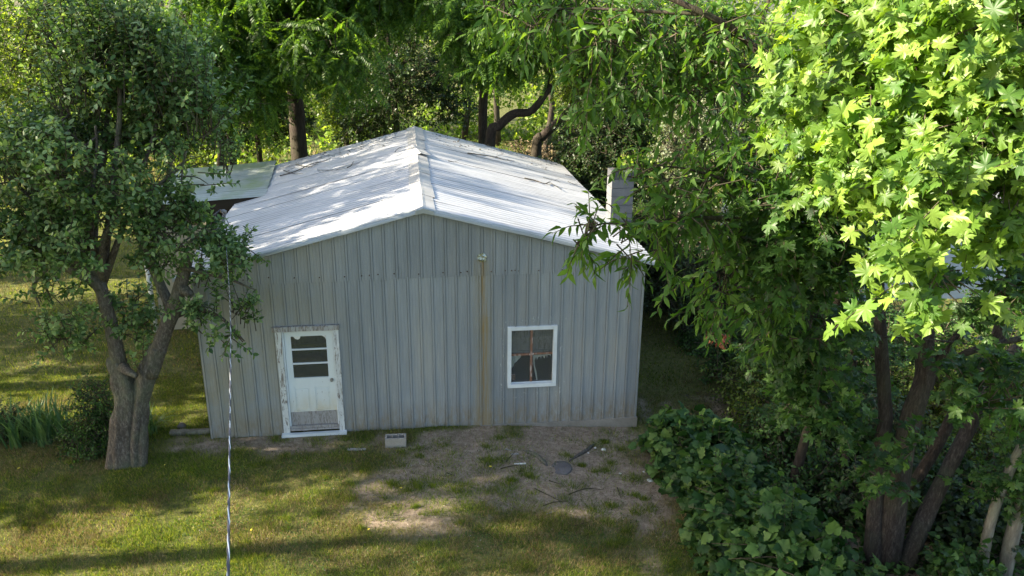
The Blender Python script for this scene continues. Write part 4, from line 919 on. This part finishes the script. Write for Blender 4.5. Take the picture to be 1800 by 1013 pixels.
# ------------------------------------------------------------------ maple at the right
rng = np.random.default_rng(23)
Ym = 10.9
b = gpt(5.85, 10.9, -.05)
mp = thing('maple_tree', 'large many-stemmed maple with bright sunlit lobed leaves at the right edge', 'tree', b)
for pts, r, nm in (([(1556, 1000, 0), (1572, 900, 0), (1586, 804, 0), (1606, 718, 0), (1627, 660, 0), (1625, 600, 0), (1630, 530, -.05), (1640, 430, -.2), (1650, 300, -.5)], [.30, .25, .22, .21, .20, .185, .18, .16, .12], 'trunk'),
                   ([(1534, 985, 0), (1540, 880, .1), (1550, 780, .15), (1556, 728, .2), (1551, 652, .2), (1546, 551, .2), (1540, 430, .1)], [.22, .17, .15, .14, .135, .12, .1], 'trunk'),
                   ([(1590, 1000, -.1), (1630, 900, .1), (1672, 814, .2), (1708, 738, .3), (1743, 627, .3), (1774, 525, .2), (1800, 420, 0)], [.22, .17, .15, .14, .14, .13, .1], 'trunk'),
                   ([(1600, 860, .8), (1650, 780, .9), (1700, 690, 1.0), (1790, 610, 1.1)], [.13, .12, .11, .1], 'trunk'),
                   ([(1632, 655, 0), (1660, 622, -.1), (1700, 580, -.2), (1745, 550, -.3), (1810, 530, -.4)], [.09, .07, .065, .06, .05], 'limb'),
                   ([(1640, 640, 0), (1680, 590, -.2), (1730, 562, -.3), (1800, 540, -.4)], [.05, .045, .04, .03], 'limb'),
                   ([(1640, 662, 0), (1690, 625, -.2), (1740, 608, -.3), (1810, 592, -.4)], [.10, .075, .07, .06], 'limb'),
                   ([(1500, 590, -.5), (1590, 594, -.6), (1680, 602, -.6), (1790, 620, -.7)], [.012, .014, .014, .012], 'limb'),
                   ([(1430, 640, -.3), (1490, 650, -.3), (1540, 660, 0)], [.012, .014, .02], 'limb'),
                   ([(1640, 330, -.5), (1560, 250, -1.5), (1470, 170, -2.2)], [.07, .05, .02], 'limb'), ([(1650, 310, -.5), (1700, 200, -2), (1720, 80, -3)], [.09, .06, .03], 'limb'), ([(1640, 400, -.3), (1540, 420, -.8), (1400, 440, -1)], [.05, .035, .012], 'limb')):
    build(nm, [tube(curve([atY(q[0], q[1], Ym + q[2]) for q in pts], 34) - b, [q * .70 for q in r], 16 if nm == 'trunk' else 9, 0, 5, .10, len(pts))], M['bark_maple'], mp)
MB_ = [(1600, 40, 7.6, 1.0, 1.0, .55), (1510, 60, 7.8, .65, .8, .4), (1460, 175, 8, .42, .6, .32), (1520, 160, 7.4, .6, .7, .35), (1650, 170, 7.0, .7, .8, .4), (1760, 70, 6.6, .7, .8, .55), (1740, 240, 6.6, .6, .7, .35), (1580, 270, 7.0, .55, .6, .25), (1510, 290, 7.9, .4, .5, .2), (1650, 330, 6.6, .5, .6, .22), (1740, 350, 6.6, .45, .5, .2), (1600, 400, 7.0, .35, .4, .12), (1660, 430, 6.8, .3, .4, .08), (1590, 490, 6.2, .26, .35, .10), (1670, 480, 6.2, .26, .3, .10), (1850, 200, 6.6, .6, .7, 1.0), (1620, -80, 8, 1.4, 1.2, .5)]
MB_ = [(at(a, b_, c), (d, e, f), 1) for a, b_, c, d, e, f in MB_]
foliage(mp, MB_, 1050, 7, T_MAPLE, .138, M['leaf_maple'], rng, L=.42, up=.0, hang=.10, side=.9, tw=.55, seed=12, thr=.43, noisef=1.8, singles=300, upn=.75, face=(-.75, -.45, 0), szv=.4, name='crown')
MB2 = [(1420, 330, 9, .6, .7, .4), (1380, 440, 9.6, .5, .6, .4), (1480, 440, 9.6, .6, .6, .35), (1450, 560, 11, .6, .6, .3), (1450, 640, 11.6, .35, .5, .2), (1380, 600, 12, .5, .5, .35), (1710, 660, 10.6, .45, .4, .14), (1780, 690, 10, .6, .5, .25), (1595, 795, 11, .12, .15, .10), (1430, 700, 12.4, .6, .5, .35), (1520, 830, 12, .2, .3, .2), (1760, 500, 9, .5, .6, .3)]
MB2 = [(at(a, b_, c), (d, e, f), 1) for a, b_, c, d, e, f in MB2]
foliage(mp, MB2, 520, 7, T_MAPLE, .145, M['leaf_under'], rng, L=.45, up=.0, hang=.12, side=.9, seed=14, thr=.30, noisef=1.6, upn=1.2, name='lower_sprays')  # lower sprays take a darker leaf colour to stand in for shade

# pale saplings in the lower right corner
for k, (pts, r) in enumerate((([(1725, 1010), (1738, 930), (1765, 850), (1800, 775), (1830, 700)], .08), ([(1765, 1010), (1780, 940), (1805, 860), (1840, 780)], .11), ([(1475, 880), (1487, 800), (1500, 705), (1500, 600)], .07))):
    Q = [atY(x, y, 10.6 if k < 2 else 12.6) for x, y in pts]; g0 = gpt(Q[0][0], Q[0][1]); t = thing('sapling', ('pale smooth-barked sapling leaning right in the bottom right corner, the thinner one', 'pale smooth-barked thicker sapling at the bottom right corner', 'thin dark sapling left of the maple trunks')[k], 'tree', g0)
    build('trunk', [tube(curve([g0] + Q[1:], 20) - g0, [r, r * .9, r * .7], 10, amp=.05)], M['bark_pale' if k < 2 else 'bark_dark'], t)
    foliage(t, [(Q[-1] + np.array([0, 0, -.2]), (.6, .5, .4), 1), (Q[2], (.5, .4, .3), 1)], 60, 7, T_MAPLE, .12, M['leaf_under'], rng, L=.4, thr=.2, seed=70 + k)

# thicket shrubs under and round the maple (one thing per bush)
TH = [(1215, 640, 19.5, .35, .35, 'leaf_under', 'low weedy bush in shade just right of the shed corner'), (1310, 600, 17.8, .9, 1.7, 'leaf_under', 'green leafy bush behind the vine, nearest the lawn strip'),
      (1350, 700, 16, .9, 1.5, 'leaf_wood', 'bright leafy bush between lawn strip and thicket'), (1400, 760, 15, .9, 1.7, 'leaf_under', 'leafy bush right behind the vine mound'),
      (1460, 800, 14, .8, 1.3, 'leaf_dark', 'dark bush at the left foot of the maple'), (1500, 700, 16.5, 1.1, 2.1, 'leaf_under', 'tall bush behind the left maple stem'),
      (1640, 760, 15, 1.1, 1.8, 'leaf_wood', 'sun-flecked bush behind the maple trunks'), (1760, 760, 15, 1.2, 2.0, 'leaf_wood', 'bush with light leaves behind the right saplings'),
      (1680, 930, 11.6, .8, 1.0, 'leaf_dark', 'dark low bush between maple and saplings'), (1600, 640, 18, 1.4, 1.8, 'leaf_under', 'wide bush in front of the white house'),
      (1780, 640, 17.5, 1.4, 2.4, 'leaf_under', 'bush at the right edge before the white house'), (1440, 610, 19, 1.2, 2.4, 'leaf_under', 'tall bush left of the white house'),
      (1340, 520, 21.5, 1.3, 2.8, 'leaf_wood', 'tall leafy bush deep in the thicket gap'), (1700, 1000, 10.3, .5, .55, 'leaf_under', 'small leafy bush at the bottom edge beneath the maple'),
      (1420, 880, 12.6, .5, .8, 'leaf_under', 'leafy bush between the vine mound and the dark sapling'), (1500, 900, 12.2, .55, .9, 'leaf_dark', 'dark bush at the foot of the left maple stem'),
          (1380, 800, 13.6, .6, 1.2, 'leaf_under', 'bush behind the middle of the vine mound'), (1450, 690, 14.6, .8, 1.9, 'leaf_under', 'tall leafy bush below the drooping branches'),
          (1330, 760, 14.9, .6, 1.1, 'leaf_wood', 'lighter bush just past the far end of the vine mound'), (1540, 780, 13.6, .7, 1.5, 'leaf_dark', 'dark bush showing between the maple stems'),
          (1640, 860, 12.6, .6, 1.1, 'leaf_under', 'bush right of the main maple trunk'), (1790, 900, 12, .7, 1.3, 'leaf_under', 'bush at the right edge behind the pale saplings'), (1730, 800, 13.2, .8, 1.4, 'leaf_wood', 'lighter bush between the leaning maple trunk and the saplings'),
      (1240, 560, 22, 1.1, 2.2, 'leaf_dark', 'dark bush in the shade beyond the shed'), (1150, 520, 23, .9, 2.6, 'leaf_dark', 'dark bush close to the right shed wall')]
for k, (px, py, Y, r, h, lm, lab) in enumerate(TH):
    p = atY(px, py, Y); b = gpt(p[0], Y); t = thing('thicket_bush', lab, 'bush', b)
    bl = [(b + np.array([rng.uniform(-.4, .4) * r, rng.uniform(-.3, .3) * r, h * f]), (r * q, r * q, h * .28), 1) for f, q in ((.2, .9), (.5, 1), (.78, .75))]
    for j in range(5):
        e = b + np.array([rng.uniform(-.7, .7) * r, rng.uniform(-.5, .5) * r, h * rng.uniform(.6, .95)])
        build('stem', [tube(curve([b + rng.normal(size=3) * [.08, .08, 0], (b + e) / 2 + rng.normal(size=3) * .08, e], 7) - b, [.022, .014, .005], 6)], M['bark_dark'], t)
    big = k in (3, 4, 8, 13)
    foliage(t, bl, int(250 * r * h) + 120, 9, T_HEART if big else T_APPLE, .10 if big else .085, M[lm], rng, L=.38, thr=.33, seed=80 + k, noisef=1.6)

t = thing('red_tipped_shoot', 'small shoot with reddish leaves at the shaded lawn edge', 'plant', gpix(1260, 690))
foliage(t, [(atY(1262, 598, 14.5), (.10, .1, .07), 1)], 9, 5, T_LANCE, .11, M['leaf_red'], rng, L=.15, thr=0, seed=3)
build('stem', [tube(curve([np.array(t.location), atY(1262, 600, 14.5)], 5) - np.array(t.location), .006, 5)], M['twig'], t)

n = 16000; rg = np.random.default_rng(77); x = rg.uniform(3.6, 11, n); y = rg.uniform(8.6, 22, n); q = (x > 5.0 + .8 * noise2(x, y, 3)) & (noise2(x * 1.2, y * 1.2, 91, 3) > .40); x, y = x[q], y[q]; n = len(x)
P = np.stack([x, y, ground_z(x, y) + rg.uniform(.02, .22, n)], -1); ax = unit(np.c_[rg.normal(size=(n, 2)), rg.normal(size=n) * .3]); nr = np.c_[rg.normal(size=(n, 2)) * .5, np.ones(n)]
tag(build('ground_cover', scatter(T_HEART, P, frames(ax, nr), rg.uniform(.06, .13, n)), M['leaf_under'], kind='stuff'), 'ivy-like ground cover under the thicket', 'ground cover')

# ------------------------------------------------------------------ grapevine mound
rng = np.random.default_rng(31)
gv = thing('grapevine', 'dark green grapevine mound with broad lobed leaves at the lower right', 'vine', gpt(3.6, 12.3))
GB = []
for (x, y, rx, ry, rz, z) in ((3.15, 14.0, .55, .5, .55, .35), (3.35, 13.3, .7, .6, .62, .4), (3.5, 12.6, .8, .6, .66, .4), (3.6, 11.9, .85, .6, .68, .4), (3.75, 11.2, .9, .6, .66, .38), (3.8, 10.5, .9, .7, .62, .35), (3.95, 9.7, 1.05, .7, .6, .3), (2.85, 14.2, .35, .3, .4, .55), (3.7, 14.2, .45, .4, .4, .3), (4.05, 9.0, 1.1, .7, .55, .3), (4.3, 11.3, .6, .6, .35, .1)):
    GB.append((gpt(x + .22, y - .12, z - .03), (rx * rng.uniform(.85, 1.05), ry, rz * rng.uniform(.9, 1.25)), 1))
foliage(gv, GB, 1250, 5, T_GRAPE, .165, M['leaf_grape'], rng, L=.3, up=.1, hang=.12, side=.9, seed=7, thr=.16, shell=.14, noisef=1.5, singles=300, upn=.9, outw=1.0, name='foliage', szv=.45)
foliage(gv, [(c + [0, 0, r[2] * .5], (r[0] * .9, r[1], r[2] * .6), 1) for c, r, w in GB], 60, 9, T_GRAPE, .10, M['leaf_under'], rng, L=.55, up=.9, seed=18, thr=.1, name='new_shoots', szv=.5)
foliage(gv, [(c, (r[0] * .8, r[1] * .8, r[2] * .75), 1) for c, r, w in GB], 420, 6, T_GRAPE, .15, M['leaf_grape'], rng, L=.3, seed=8, thr=.1, shell=.3, name='inner_foliage')
for k in range(14):
    y0 = 14.3 - k * .38; x0 = 3.1 + k * .07; p = gpt(x0, y0, .35)
    build('cane', [tube(curve([gpt(x0, y0), p + rng.normal(size=3) * .15, p + np.array([rng.uniform(-.7, .7), rng.uniform(-.4, .4), .55]), p + np.array([rng.uniform(-1, 1), rng.uniform(-.6, .6), .5])], 12) - np.array(gv.location), [.014, .01, .004], 6)], M['twig'], gv)

# ------------------------------------------------------------------ plants by the apple tree
def blade(L, w, bend, seg=5):
    V = []; 
    for k in range(seg + 1):
        t = k / seg; a = bend * t; x = L * (math.sin(a) / max(bend, .01)); z = L * ((1 - math.cos(a)) / max(bend, .01)); ww = w * (1 - t ** 2.2) + .001
        V += [(-ww, z, x), (0, z + ww * .3, x), (ww, z, x)]
    F = []
    for k in range(seg):
        for j in range(2): a = k * 3 + j; F.append((a, a + 1, a + 4, a + 3))
    return V, F
def blade_clump(name, lab, cat, spots, n, L, w, bend, lm, rng):
    b = np.mean(spots, axis=0); t = thing(name, lab, cat, b); mes = []
    for q in range(4):
        V, F = blade(L * (.75 + .15 * q), w, bend[0] + (bend[1] - bend[0]) * q / 3); me = bpy.data.meshes.new('leaf'); me.from_pydata(V, [], F); me.materials.append(lm); mes.append(me)
    for k in range(n):
        s = spots[k % len(spots)]; p = s - b + rng.normal(size=3) * [.07, .07, 0]; a = rng.uniform(0, 6.28)
        Mx = Matrix.Translation(Vector(p)) @ Matrix.Rotation(a, 4, 'Z') @ Matrix.Rotation(rng.uniform(.0, .35), 4, 'X').inverted() @ Matrix.Scale(rng.uniform(.75, 1.2), 4)
        share('leaf', mes[k % 4], t, Mx)
    return t
sp = [gpix(x, y) for x, y in ((30, 785), (55, 775), (80, 782), (105, 772), (20, 770), (65, 755), (90, 760), (125, 780), (-10, 780))]
blade_clump('iris_clump', 'clump of upright sword-shaped leaves at the left edge before the lawn', 'plant', sp, 230, .78, .022, (.15, .9), M['leaf_iris'], rng)
blade_clump('daylily_clump', 'arching strap-leaved clump just right of the apple trunk', 'plant', [gpix(262, 765), gpix(270, 758)], 34, .62, .014, (.7, 1.7), M['leaf_iris'], rng)
for k, (px, py, Y, rx, rz, zc, n, lm, lab) in enumerate(((165, 690, 13.9, .45, .6, .75, 420, 'leaf_under', 'leafy shrub growing behind the left side of the apple trunk'), (150, 760, 13.7, .5, .3, .25, 260, 'leaf_under', 'low shrub between the sword leaves and the apple trunk'), (-10, 740, 14.2, .5, .4, .3, 160, 'leaf_dark', 'small dark shrub cut by the left edge'))):
    p = atY(px, py, Y); b = gpt(p[0], Y); t = thing('small_shrub', lab, 'shrub', b)
    foliage(t, [(b + [0, 0, zc], (rx, .4, rz), 1), (b + [.1, 0, zc * .5], (rx * .8, .4, rz * .6), 1)], n, 9, T_APPLE, .055, M[lm], rng, L=.25, thr=.3, seed=90 + k, noisef=2)
lp = gpix(338, 762); lg = tag(build('landscape_timber', [rough_box(-.42, .42, -.07, .07, -.03, .07, .012)], M['bark_pale'], None), 'weathered timber edging lying at the left shed corner', 'timber'); lg.location = lp; lg.rotation_euler[2] = .1
lp = gpix(320, 752); q = tag(build('edging_stone', [tube([(0, 0, -.02), (0, 0, .05), (0, .01, .1)], [.08, .09, .04], 7, amp=.2)], M['slab'], None), 'dark lump of stone at the end of the edging timber', 'stone'); q.location = lp

# ------------------------------------------------------------------ things lying in the yard and on the roof
bp = gpix(696, 783); cb = thing('cinder_block', 'tan three-hole concrete block standing against the shed wall', 'block', bp, rz=.10)
W_, H_, D_ = .40, .20, .20
hx = [(-.165, -.06), (-.05, .05), (.06, .165)]
V, Fc = [], []
xs = [-.2] + [q for h in hx for q in h] + [.2]; ys = [-.1, -.065, .065, .1]
for z in (0, .2):
    for y in ys:
        for x in xs: V.append((x, y, z))
nX = len(xs); idx = lambda i, j, k: k * 4 * nX + j * nX + i
for k in (0, 1):
    for j in range(3):
        for i in range(nX - 1):
            if j == 1 and i in (1, 3, 5): continue
            f = (idx(i, j, k), idx(i + 1, j, k), idx(i + 1, j + 1, k), idx(i, j + 1, k)); Fc.append(f if k else f[::-1])
for i in range(nX - 1): Fc += [(idx(i, 0, 0), idx(i + 1, 0, 0), idx(i + 1, 0, 1), idx(i, 0, 1)), (idx(i + 1, 3, 0), idx(i, 3, 0), idx(i, 3, 1), idx(i + 1, 3, 1))]
for j in range(3): Fc += [(idx(0, j + 1, 0), idx(0, j, 0), idx(0, j, 1), idx(0, j + 1, 1)), (idx(nX - 1, j, 0), idx(nX - 1, j + 1, 0), idx(nX - 1, j + 1, 1), idx(nX - 1, j, 1))]
for i in (1, 3, 5): Fc += [(idx(i, 1, 1), idx(i + 1, 1, 1), idx(i + 1, 1, 0), idx(i, 1, 0)), (idx(i + 1, 2, 1), idx(i, 2, 1), idx(i, 2, 0), idx(i + 1, 2, 0)), (idx(i, 2, 1), idx(i, 1, 1), idx(i, 1, 0), idx(i, 2, 0)), (idx(i + 1, 1, 1), idx(i + 1, 2, 1), idx(i + 1, 2, 0), idx(i + 1, 1, 0))]
cbo = build('block_body', [(np.array(V), Fc, 0)], M['cinder'], cb, smooth=False)
bv = cbo.modifiers.new('bevel', 'BEVEL'); bv.width = .006; bv.segments = 2
def lay(name, lab, cat, px, py, L, w, h, rz, m, seg=5, tilt=0):
    p = gpix(px, py); o = build(name, [rough_box(-L / 2, L / 2, -w / 2, w / 2, -.005, h, min(w, h) * .12, nx=seg)], m, None, smooth=False)
    o.location = p; o.rotation_euler = (0, tilt, rz); return tag(o, lab, cat)
lay('board_scrap', 'short pale board lying left of the concrete block', 'board', 627, 791, .35, .07, .02, .02, M['wood'])
lay('board_scrap', 'small white stick of wood in the middle of the bare earth', 'wood scrap', 914, 816, .22, .03, .015, .1, M['white'])
lay('board_scrap', 'pale wood chip left of the curving root', 'wood scrap', 905, 799, .14, .04, .015, .2, M['wood'])
lay('board_scrap', 'thin pale stick up near the curving root', 'wood scrap', 893, 791, .12, .02, .012, -.5, M['wood'])
for px, py, s, lab in ((1061, 791, .06, 'white chip at the right end of the tree root'), (1034, 797, .025, 'tiny white pebble below the root chips'), (1090, 833, .03, 'white pebble left of the vine mound'), (1131, 830, .03, 'white pebble closest to the vine mound'), (1142, 845, .08, 'flat pale chip beside the vine mound'), (1046, 788, .03, 'small whitish crumb beside the root end')):
    p = gpix(px, py); o = tag(build('white_chip', [tube([(0, 0, -.005), (0, 0, .01), (0, 0, .016)], [s * .7, s * .8, s * .35], 7, amp=.3, seed=int(px))], M['white'], None), lab, 'stone'); o.location = p
p = gpix(985, 823); o = tag(build('flat_stone', [tube([(0, 0, -.02), (0, 0, .008), (0, 0, .014)], [.24, .24, .2], 11, amp=.15, seed=5)], M['slab'], None), 'dark flat stone set in the earth at the end of the root', 'stone'); o.location = p
def root(lab, pts, r):
    P = np.array([gpix(*q) for q in pts]); b = P[0]; o = tag(build('tree_root', [tube(curve(P - b, 16), r, 8, amp=.2)], M['bark_apple'], None), lab, 'root'); o.location = b
root('curved grey root emerging from the earth left of the flat stone', [(920, 792), (940, 800), (955, 812), (962, 820)], [.02, .055, .05, .02])
root('short grey root right of the flat stone', [(1000, 812), (1018, 800), (1030, 793), (1043, 783)], [.015, .045, .05, .03])
rng = np.random.default_rng(41)
STK = [([(940, 860), (965, 872), (990, 885)], 'dark stick pointing to the lower right below the flat stone'), ([(955, 890), (975, 884), (1000, 882)], 'thin stick among litter below the flat stone'), ([(785, 832), (800, 838)], 'short dark twig near the yellow leaf'), ([(880, 825), (900, 820), (925, 818)], 'thin twig left of the white stick'), ([(1000, 870), (1030, 860), (1060, 862)], 'long thin stick right of the flat stone'), ([(965, 846), (985, 852)], 'little stick just below the flat stone'), ([(960, 905), (975, 900)], 'pale twig end in the litter below the sticks'), ([(1085, 858), (1092, 878)], 'bent twig near the vine mound'), ([(215, 905), (250, 908)], 'pale twig lying on the lawn below the apple tree'), ([(890, 812), (905, 796)], 'brown twig crossing beside the pale chip'), ([(1010, 925), (1040, 918)], 'twig at the lower edge of the bare earth')]
for k, (pts, lab) in enumerate(STK):
    P = np.array([gpix(*q) for q in pts]) + [0, 0, .012]; b = P[0]; o = tag(build('stick', [tube(curve(P - b, 9), [.010, .008, .004], 6, amp=.15)], M['twig'] if k != 6 else M['wood'], None), lab, 'stick'); o.location = b
RS = [(1, [(822, 270), (845, 273), (870, 277), (888, 282), (905, 284)], .012, 'long dark branch lying high on the right roof slope'), (1, [(922, 314), (940, 318), (958, 324), (967, 322), (987, 335)], .012, 'crooked dark branch in the middle of the right roof slope'), (1, [(955, 313), (975, 318), (985, 321)], .006, 'thin twig just right of the crooked roof branch'), (1, [(788, 284), (798, 286)], .008, 'short twig on the right slope near the ridge'), (1, [(998, 320), (1010, 325), (1020, 326)], .006, 'thin pale twig toward the back right eave'), (1, [(994, 308), (1006, 311)], .008, 'short twig near the back right eave'),
      (-1, [(610, 296), (617, 292), (622, 284)], .010, 'thin twig bent upward in the middle of the left roof slope'), (-1, [(492, 310), (520, 302), (545, 290), (570, 284), (582, 278)], .013, 'long branch lying across the back of the left roof slope'), (-1, [(520, 290), (545, 294), (560, 286)], .009, 'forked twig beside the long branch on the left slope'), (-1, [(498, 300), (515, 306), (532, 306)], .008, 'dark twig next to the mossy roof'), (-1, [(694, 268), (700, 262), (704, 260)], .007, 'small twig left of the ridge cap'), (-1, [(558, 300), (590, 300), (608, 297)], .007, 'thin straight twig on the left slope')]
for side, pts, r, lab in RS:
    P = np.array([roofpix(x, y, side) for x, y in pts]); P = np.array([Wp(*q) for q in P]) + [0, 0, .012]; b = P[0]
    o = tag(build('fallen_branch', [tube(curve(P - b, 14), [r * 1.2, r, r * .5], 6, amp=.2), tube(curve([P[len(P) // 2] - b, P[len(P) // 2] - b + np.array([.18, .25, .03])], 4), [r * .6, r * .3], 5)], M['twig'], None), lab, 'branch'); o.location = b
for px, py, lab in ((859, 823, 'yellow fallen leaf on the bare earth'), (702, 861, 'yellow leaf beside the small sunlit patch'), (443, 933, 'yellow leaf on the lawn right of the cable'), (31, 828, 'yellow leaf on the lawn at the far left'), (292, 819, 'pale leaf lying right of the apple trunk base'), (650, 932, 'yellow leaf on lawn below the concrete block')):
    V, F = tpl_ellipse(.3); o = build('fallen_leaf', [(V * .062, F, 0)], M['yellow'], None); o.location = gpix(px, py) + [0, 0, .035]; o.rotation_euler = (.2, .1, px); tag(o, lab, 'leaf')

# litter: too small and many to count
n = 9000; x = rng.uniform(-5.5, 4.5, n); y = rng.uniform(10, 15, n); z = ground_z(x, y) + .012; q = (rng.random(n) < .25 + .75 * bare_mask(x, y)) & ~((y > 14.6) & (x < 3))
P = np.stack([x, y, z], -1)[q]; n = len(P); ax = unit(np.c_[rng.normal(size=(n, 2)), rng.normal(size=n) * .1]); nr = np.c_[rng.normal(size=(n, 2)) * .3, np.ones(n)]
lit = build('leaf_litter', scatter([tpl_quad(.3), tpl_quad(.06)], P, frames(ax, nr), rng.uniform(.012, .045, n)), M['litter'], kind='stuff'); tag(lit, 'dry leaf and chaff litter scattered over the bare earth', 'litter')
def duff(name, lab, n, xr, yr, keep, szr, m):
    x = rng.uniform(*xr, n); y = rng.uniform(*yr, n); q = keep(x, y); x, y = x[q], y[q]; n = len(x)
    P = np.stack([x, y, ground_z(x, y) + rng.uniform(.005, .03, n)], -1); ax = unit(np.c_[rng.normal(size=(n, 2)), rng.normal(size=n) * .15]); nr = np.c_[rng.normal(size=(n, 2)) * .4, np.ones(n)]
    o = build(name, scatter([tpl_quad(.25), tpl_quad(.09)], P, frames(ax, nr), rng.uniform(*szr, n)), m, kind='stuff'); return tag(o, lab, 'litter')
duff('forest_litter', 'brown dead leaves and bark under the maple thicket', 9000, (3.6, 9), (9, 17), lambda x, y: x > 3.8 + 0 * y, (.03, .10), M['twig'])

# ------------------------------------------------------------------ grass
def inside(x, y):
    dx = x; dy = y - DIST; u = dx * math.cos(YAW) + dy * math.sin(YAW); v = -dx * math.sin(YAW) + dy * math.cos(YAW)
    return ((u > UL - .02) & (u < UR + .05) & (v > -.03) & (v < LV)) | ((u > -8.4) & (u < UL) & (v > 5.8) & (v < 10.5)) | ((u > -4.6) & (u < -3.2) & (v > -.22) & (v < 0))
def grassy(n, y0, y1, h, w, dens, seed):
    r = np.random.default_rng(seed); y = r.uniform(y0, y1, n); x = r.uniform(-1, 1, n) * (y * .66 + 1.5)
    d = dens(x, y); q = (r.random(n) < d) & ~inside(x, y); x, y = x[q], y[q]; n = len(x)
    patch = noise2(x * 1.1, y * 1.1, 61, 3); H = h * r.uniform(.45, 1.3, n) * (.65 + .8 * patch); a = r.uniform(0, 6.28, n); lean = r.uniform(.1, 1.0, n) * H; b_ = r.uniform(0, 6.28, n)
    z = ground_z(x, y) - .004; W = w * r.uniform(.6, 1.3, n)
    V = np.stack([np.stack([x - np.cos(a) * W, y - np.sin(a) * W, z], -1), np.stack([x + np.cos(a) * W, y + np.sin(a) * W, z], -1), np.stack([x + np.cos(b_) * lean, y + np.sin(b_) * lean, z + H], -1)], 1)
    return V, r.random(n), x, y
def turf(name, lab, n, y0, y1, h, w, seed, drys=.3):
    den = lambda x, y: (1 - .97 * bare_mask(x, y)) * (.35 + .65 * sstep(.35, .6, noise2(x * 2.3, y * 2.3, 33, 3))) * np.where(x > 4.6, .25, 1)
    V, rr, x, y = grassy(n, y0, y1, h, w, den, seed)
    dry = rr < drys * 2 * sstep(.42, .62, noise2(x * .9, y * .9, 47, 3)) + .06
    o = build(name, [(V.reshape(-1, 3), np.arange(len(V) * 3).reshape(-1, 3), np.where(dry, 1, 0))], [M['grass'], M['straw']], kind='stuff', smooth=False); return tag(o, lab, 'grass')
turf('grass', 'short patchy lawn grass in front of and beside the shed', 620000, 9.3, 17, .062, .0042, 1)
turf('grass', 'short lawn grass farther back behind the apple tree and shed', 260000, 17, 33, .08, .008, 2, .2)
turf('meadow_grass', 'tall bright field grass behind the shed', 60000, 33, 60, .22, .03, 3, .25)
# greener weeds and tufts scattered over the bare earth
V = []; rng = np.random.default_rng(51)
tp = [gpix(x, y) for x, y in ((778, 774), (784, 784), (905, 890), (770, 904), (977, 925), (1066, 764), (740, 790), (1005, 775), (905, 768), (880, 770), (940, 893), (1145, 900), (1065, 800), (790, 822), (728, 836), (900, 845), (800, 860), (660, 905), (560, 905), (1100, 870), (735, 855), (560, 780), (640, 830), (600, 800), (1120, 780), (890, 905))]
for k in range(230):
    a, b_ = (rng.uniform(560, 1150), rng.uniform(770, 1000)) if k < 90 else (rng.uniform(-40, 1200), rng.uniform(800, 1010)); tp.append(gpix(a, b_))
for p in tp:
    n = int(rng.integers(60, 240)); sp_ = rng.uniform(.03, .13); q = rng.normal(size=(n, 2)) * [sp_ * 1.3, sp_]; H = rng.uniform(.03, .10, n); a = rng.uniform(0, 6.28, n)
    x, y = p[0] + q[:, 0], p[1] + q[:, 1]; z = ground_z(x, y) - .003; ln_ = q * rng.uniform(.1, .5, (n, 1)) + rng.normal(size=(n, 2)) * .02
    V.append(np.stack([np.stack([x - np.cos(a) * .004, y - np.sin(a) * .004, z], -1), np.stack([x + np.cos(a) * .004, y + np.sin(a) * .004, z], -1), np.stack([x + ln_[:, 0], y + ln_[:, 1], z + H], -1)], 1))
V = np.concatenate(V); tag(build('grass_tufts', [(V.reshape(-1, 3), np.arange(len(V) * 3).reshape(-1, 3), 0)], M['grass'], kind='stuff', smooth=False), 'green grass tufts and weeds dotted over the bare earth', 'grass')
# clover-like weeds: small broad leaves hugging the ground
n = 26000; x = rng.uniform(-8, 4, n); y = rng.uniform(9.6, 15, n); q = (noise2(x * 1.7, y * 1.7, 71, 3) > .56) & ~inside(x, y) & (rng.random(n) < 1 - .8 * bare_mask(x, y)); x, y = x[q], y[q]; n = len(x)
P = np.stack([x, y, ground_z(x, y) + rng.uniform(.004, .03, n)], -1); ax = unit(np.c_[rng.normal(size=(n, 2)), np.abs(rng.normal(size=n)) * .4]); nr = np.c_[rng.normal(size=(n, 2)) * .4, np.ones(n)]
tag(build('clover', scatter([tpl_quad(.45)], P, frames(ax, nr), rng.uniform(.014, .034, n)), M['leaf_under'], kind='stuff'), 'low clover-like weeds in dark green patches through the lawn', 'weeds')
# debris of leaves on the roof against the ridge and the back edge
n = 420; uu = np.r_[rng.uniform(-5.4, -2.2, n // 2), rng.uniform(-1.2, 2.6, n - n // 2)]; vv = LV - rng.random(n) ** 2 * 2.2; P = np.array([Wp(a, b_, roofz(a) + .022) for a, b_ in zip(uu, vv)])
ax = unit(np.c_[rng.normal(size=(n, 2)), rng.normal(size=n) * .1]); nr = np.c_[rng.normal(size=(n, 2)) * .3, np.ones(n)]
tag(build('roof_litter', scatter([tpl_quad(.3), tpl_quad(.05)], P, frames(ax, nr), rng.uniform(.03, .12, n)), M['twig'], kind='stuff'), 'dead leaves and twigs gathered near the back edge of the roof', 'litter')
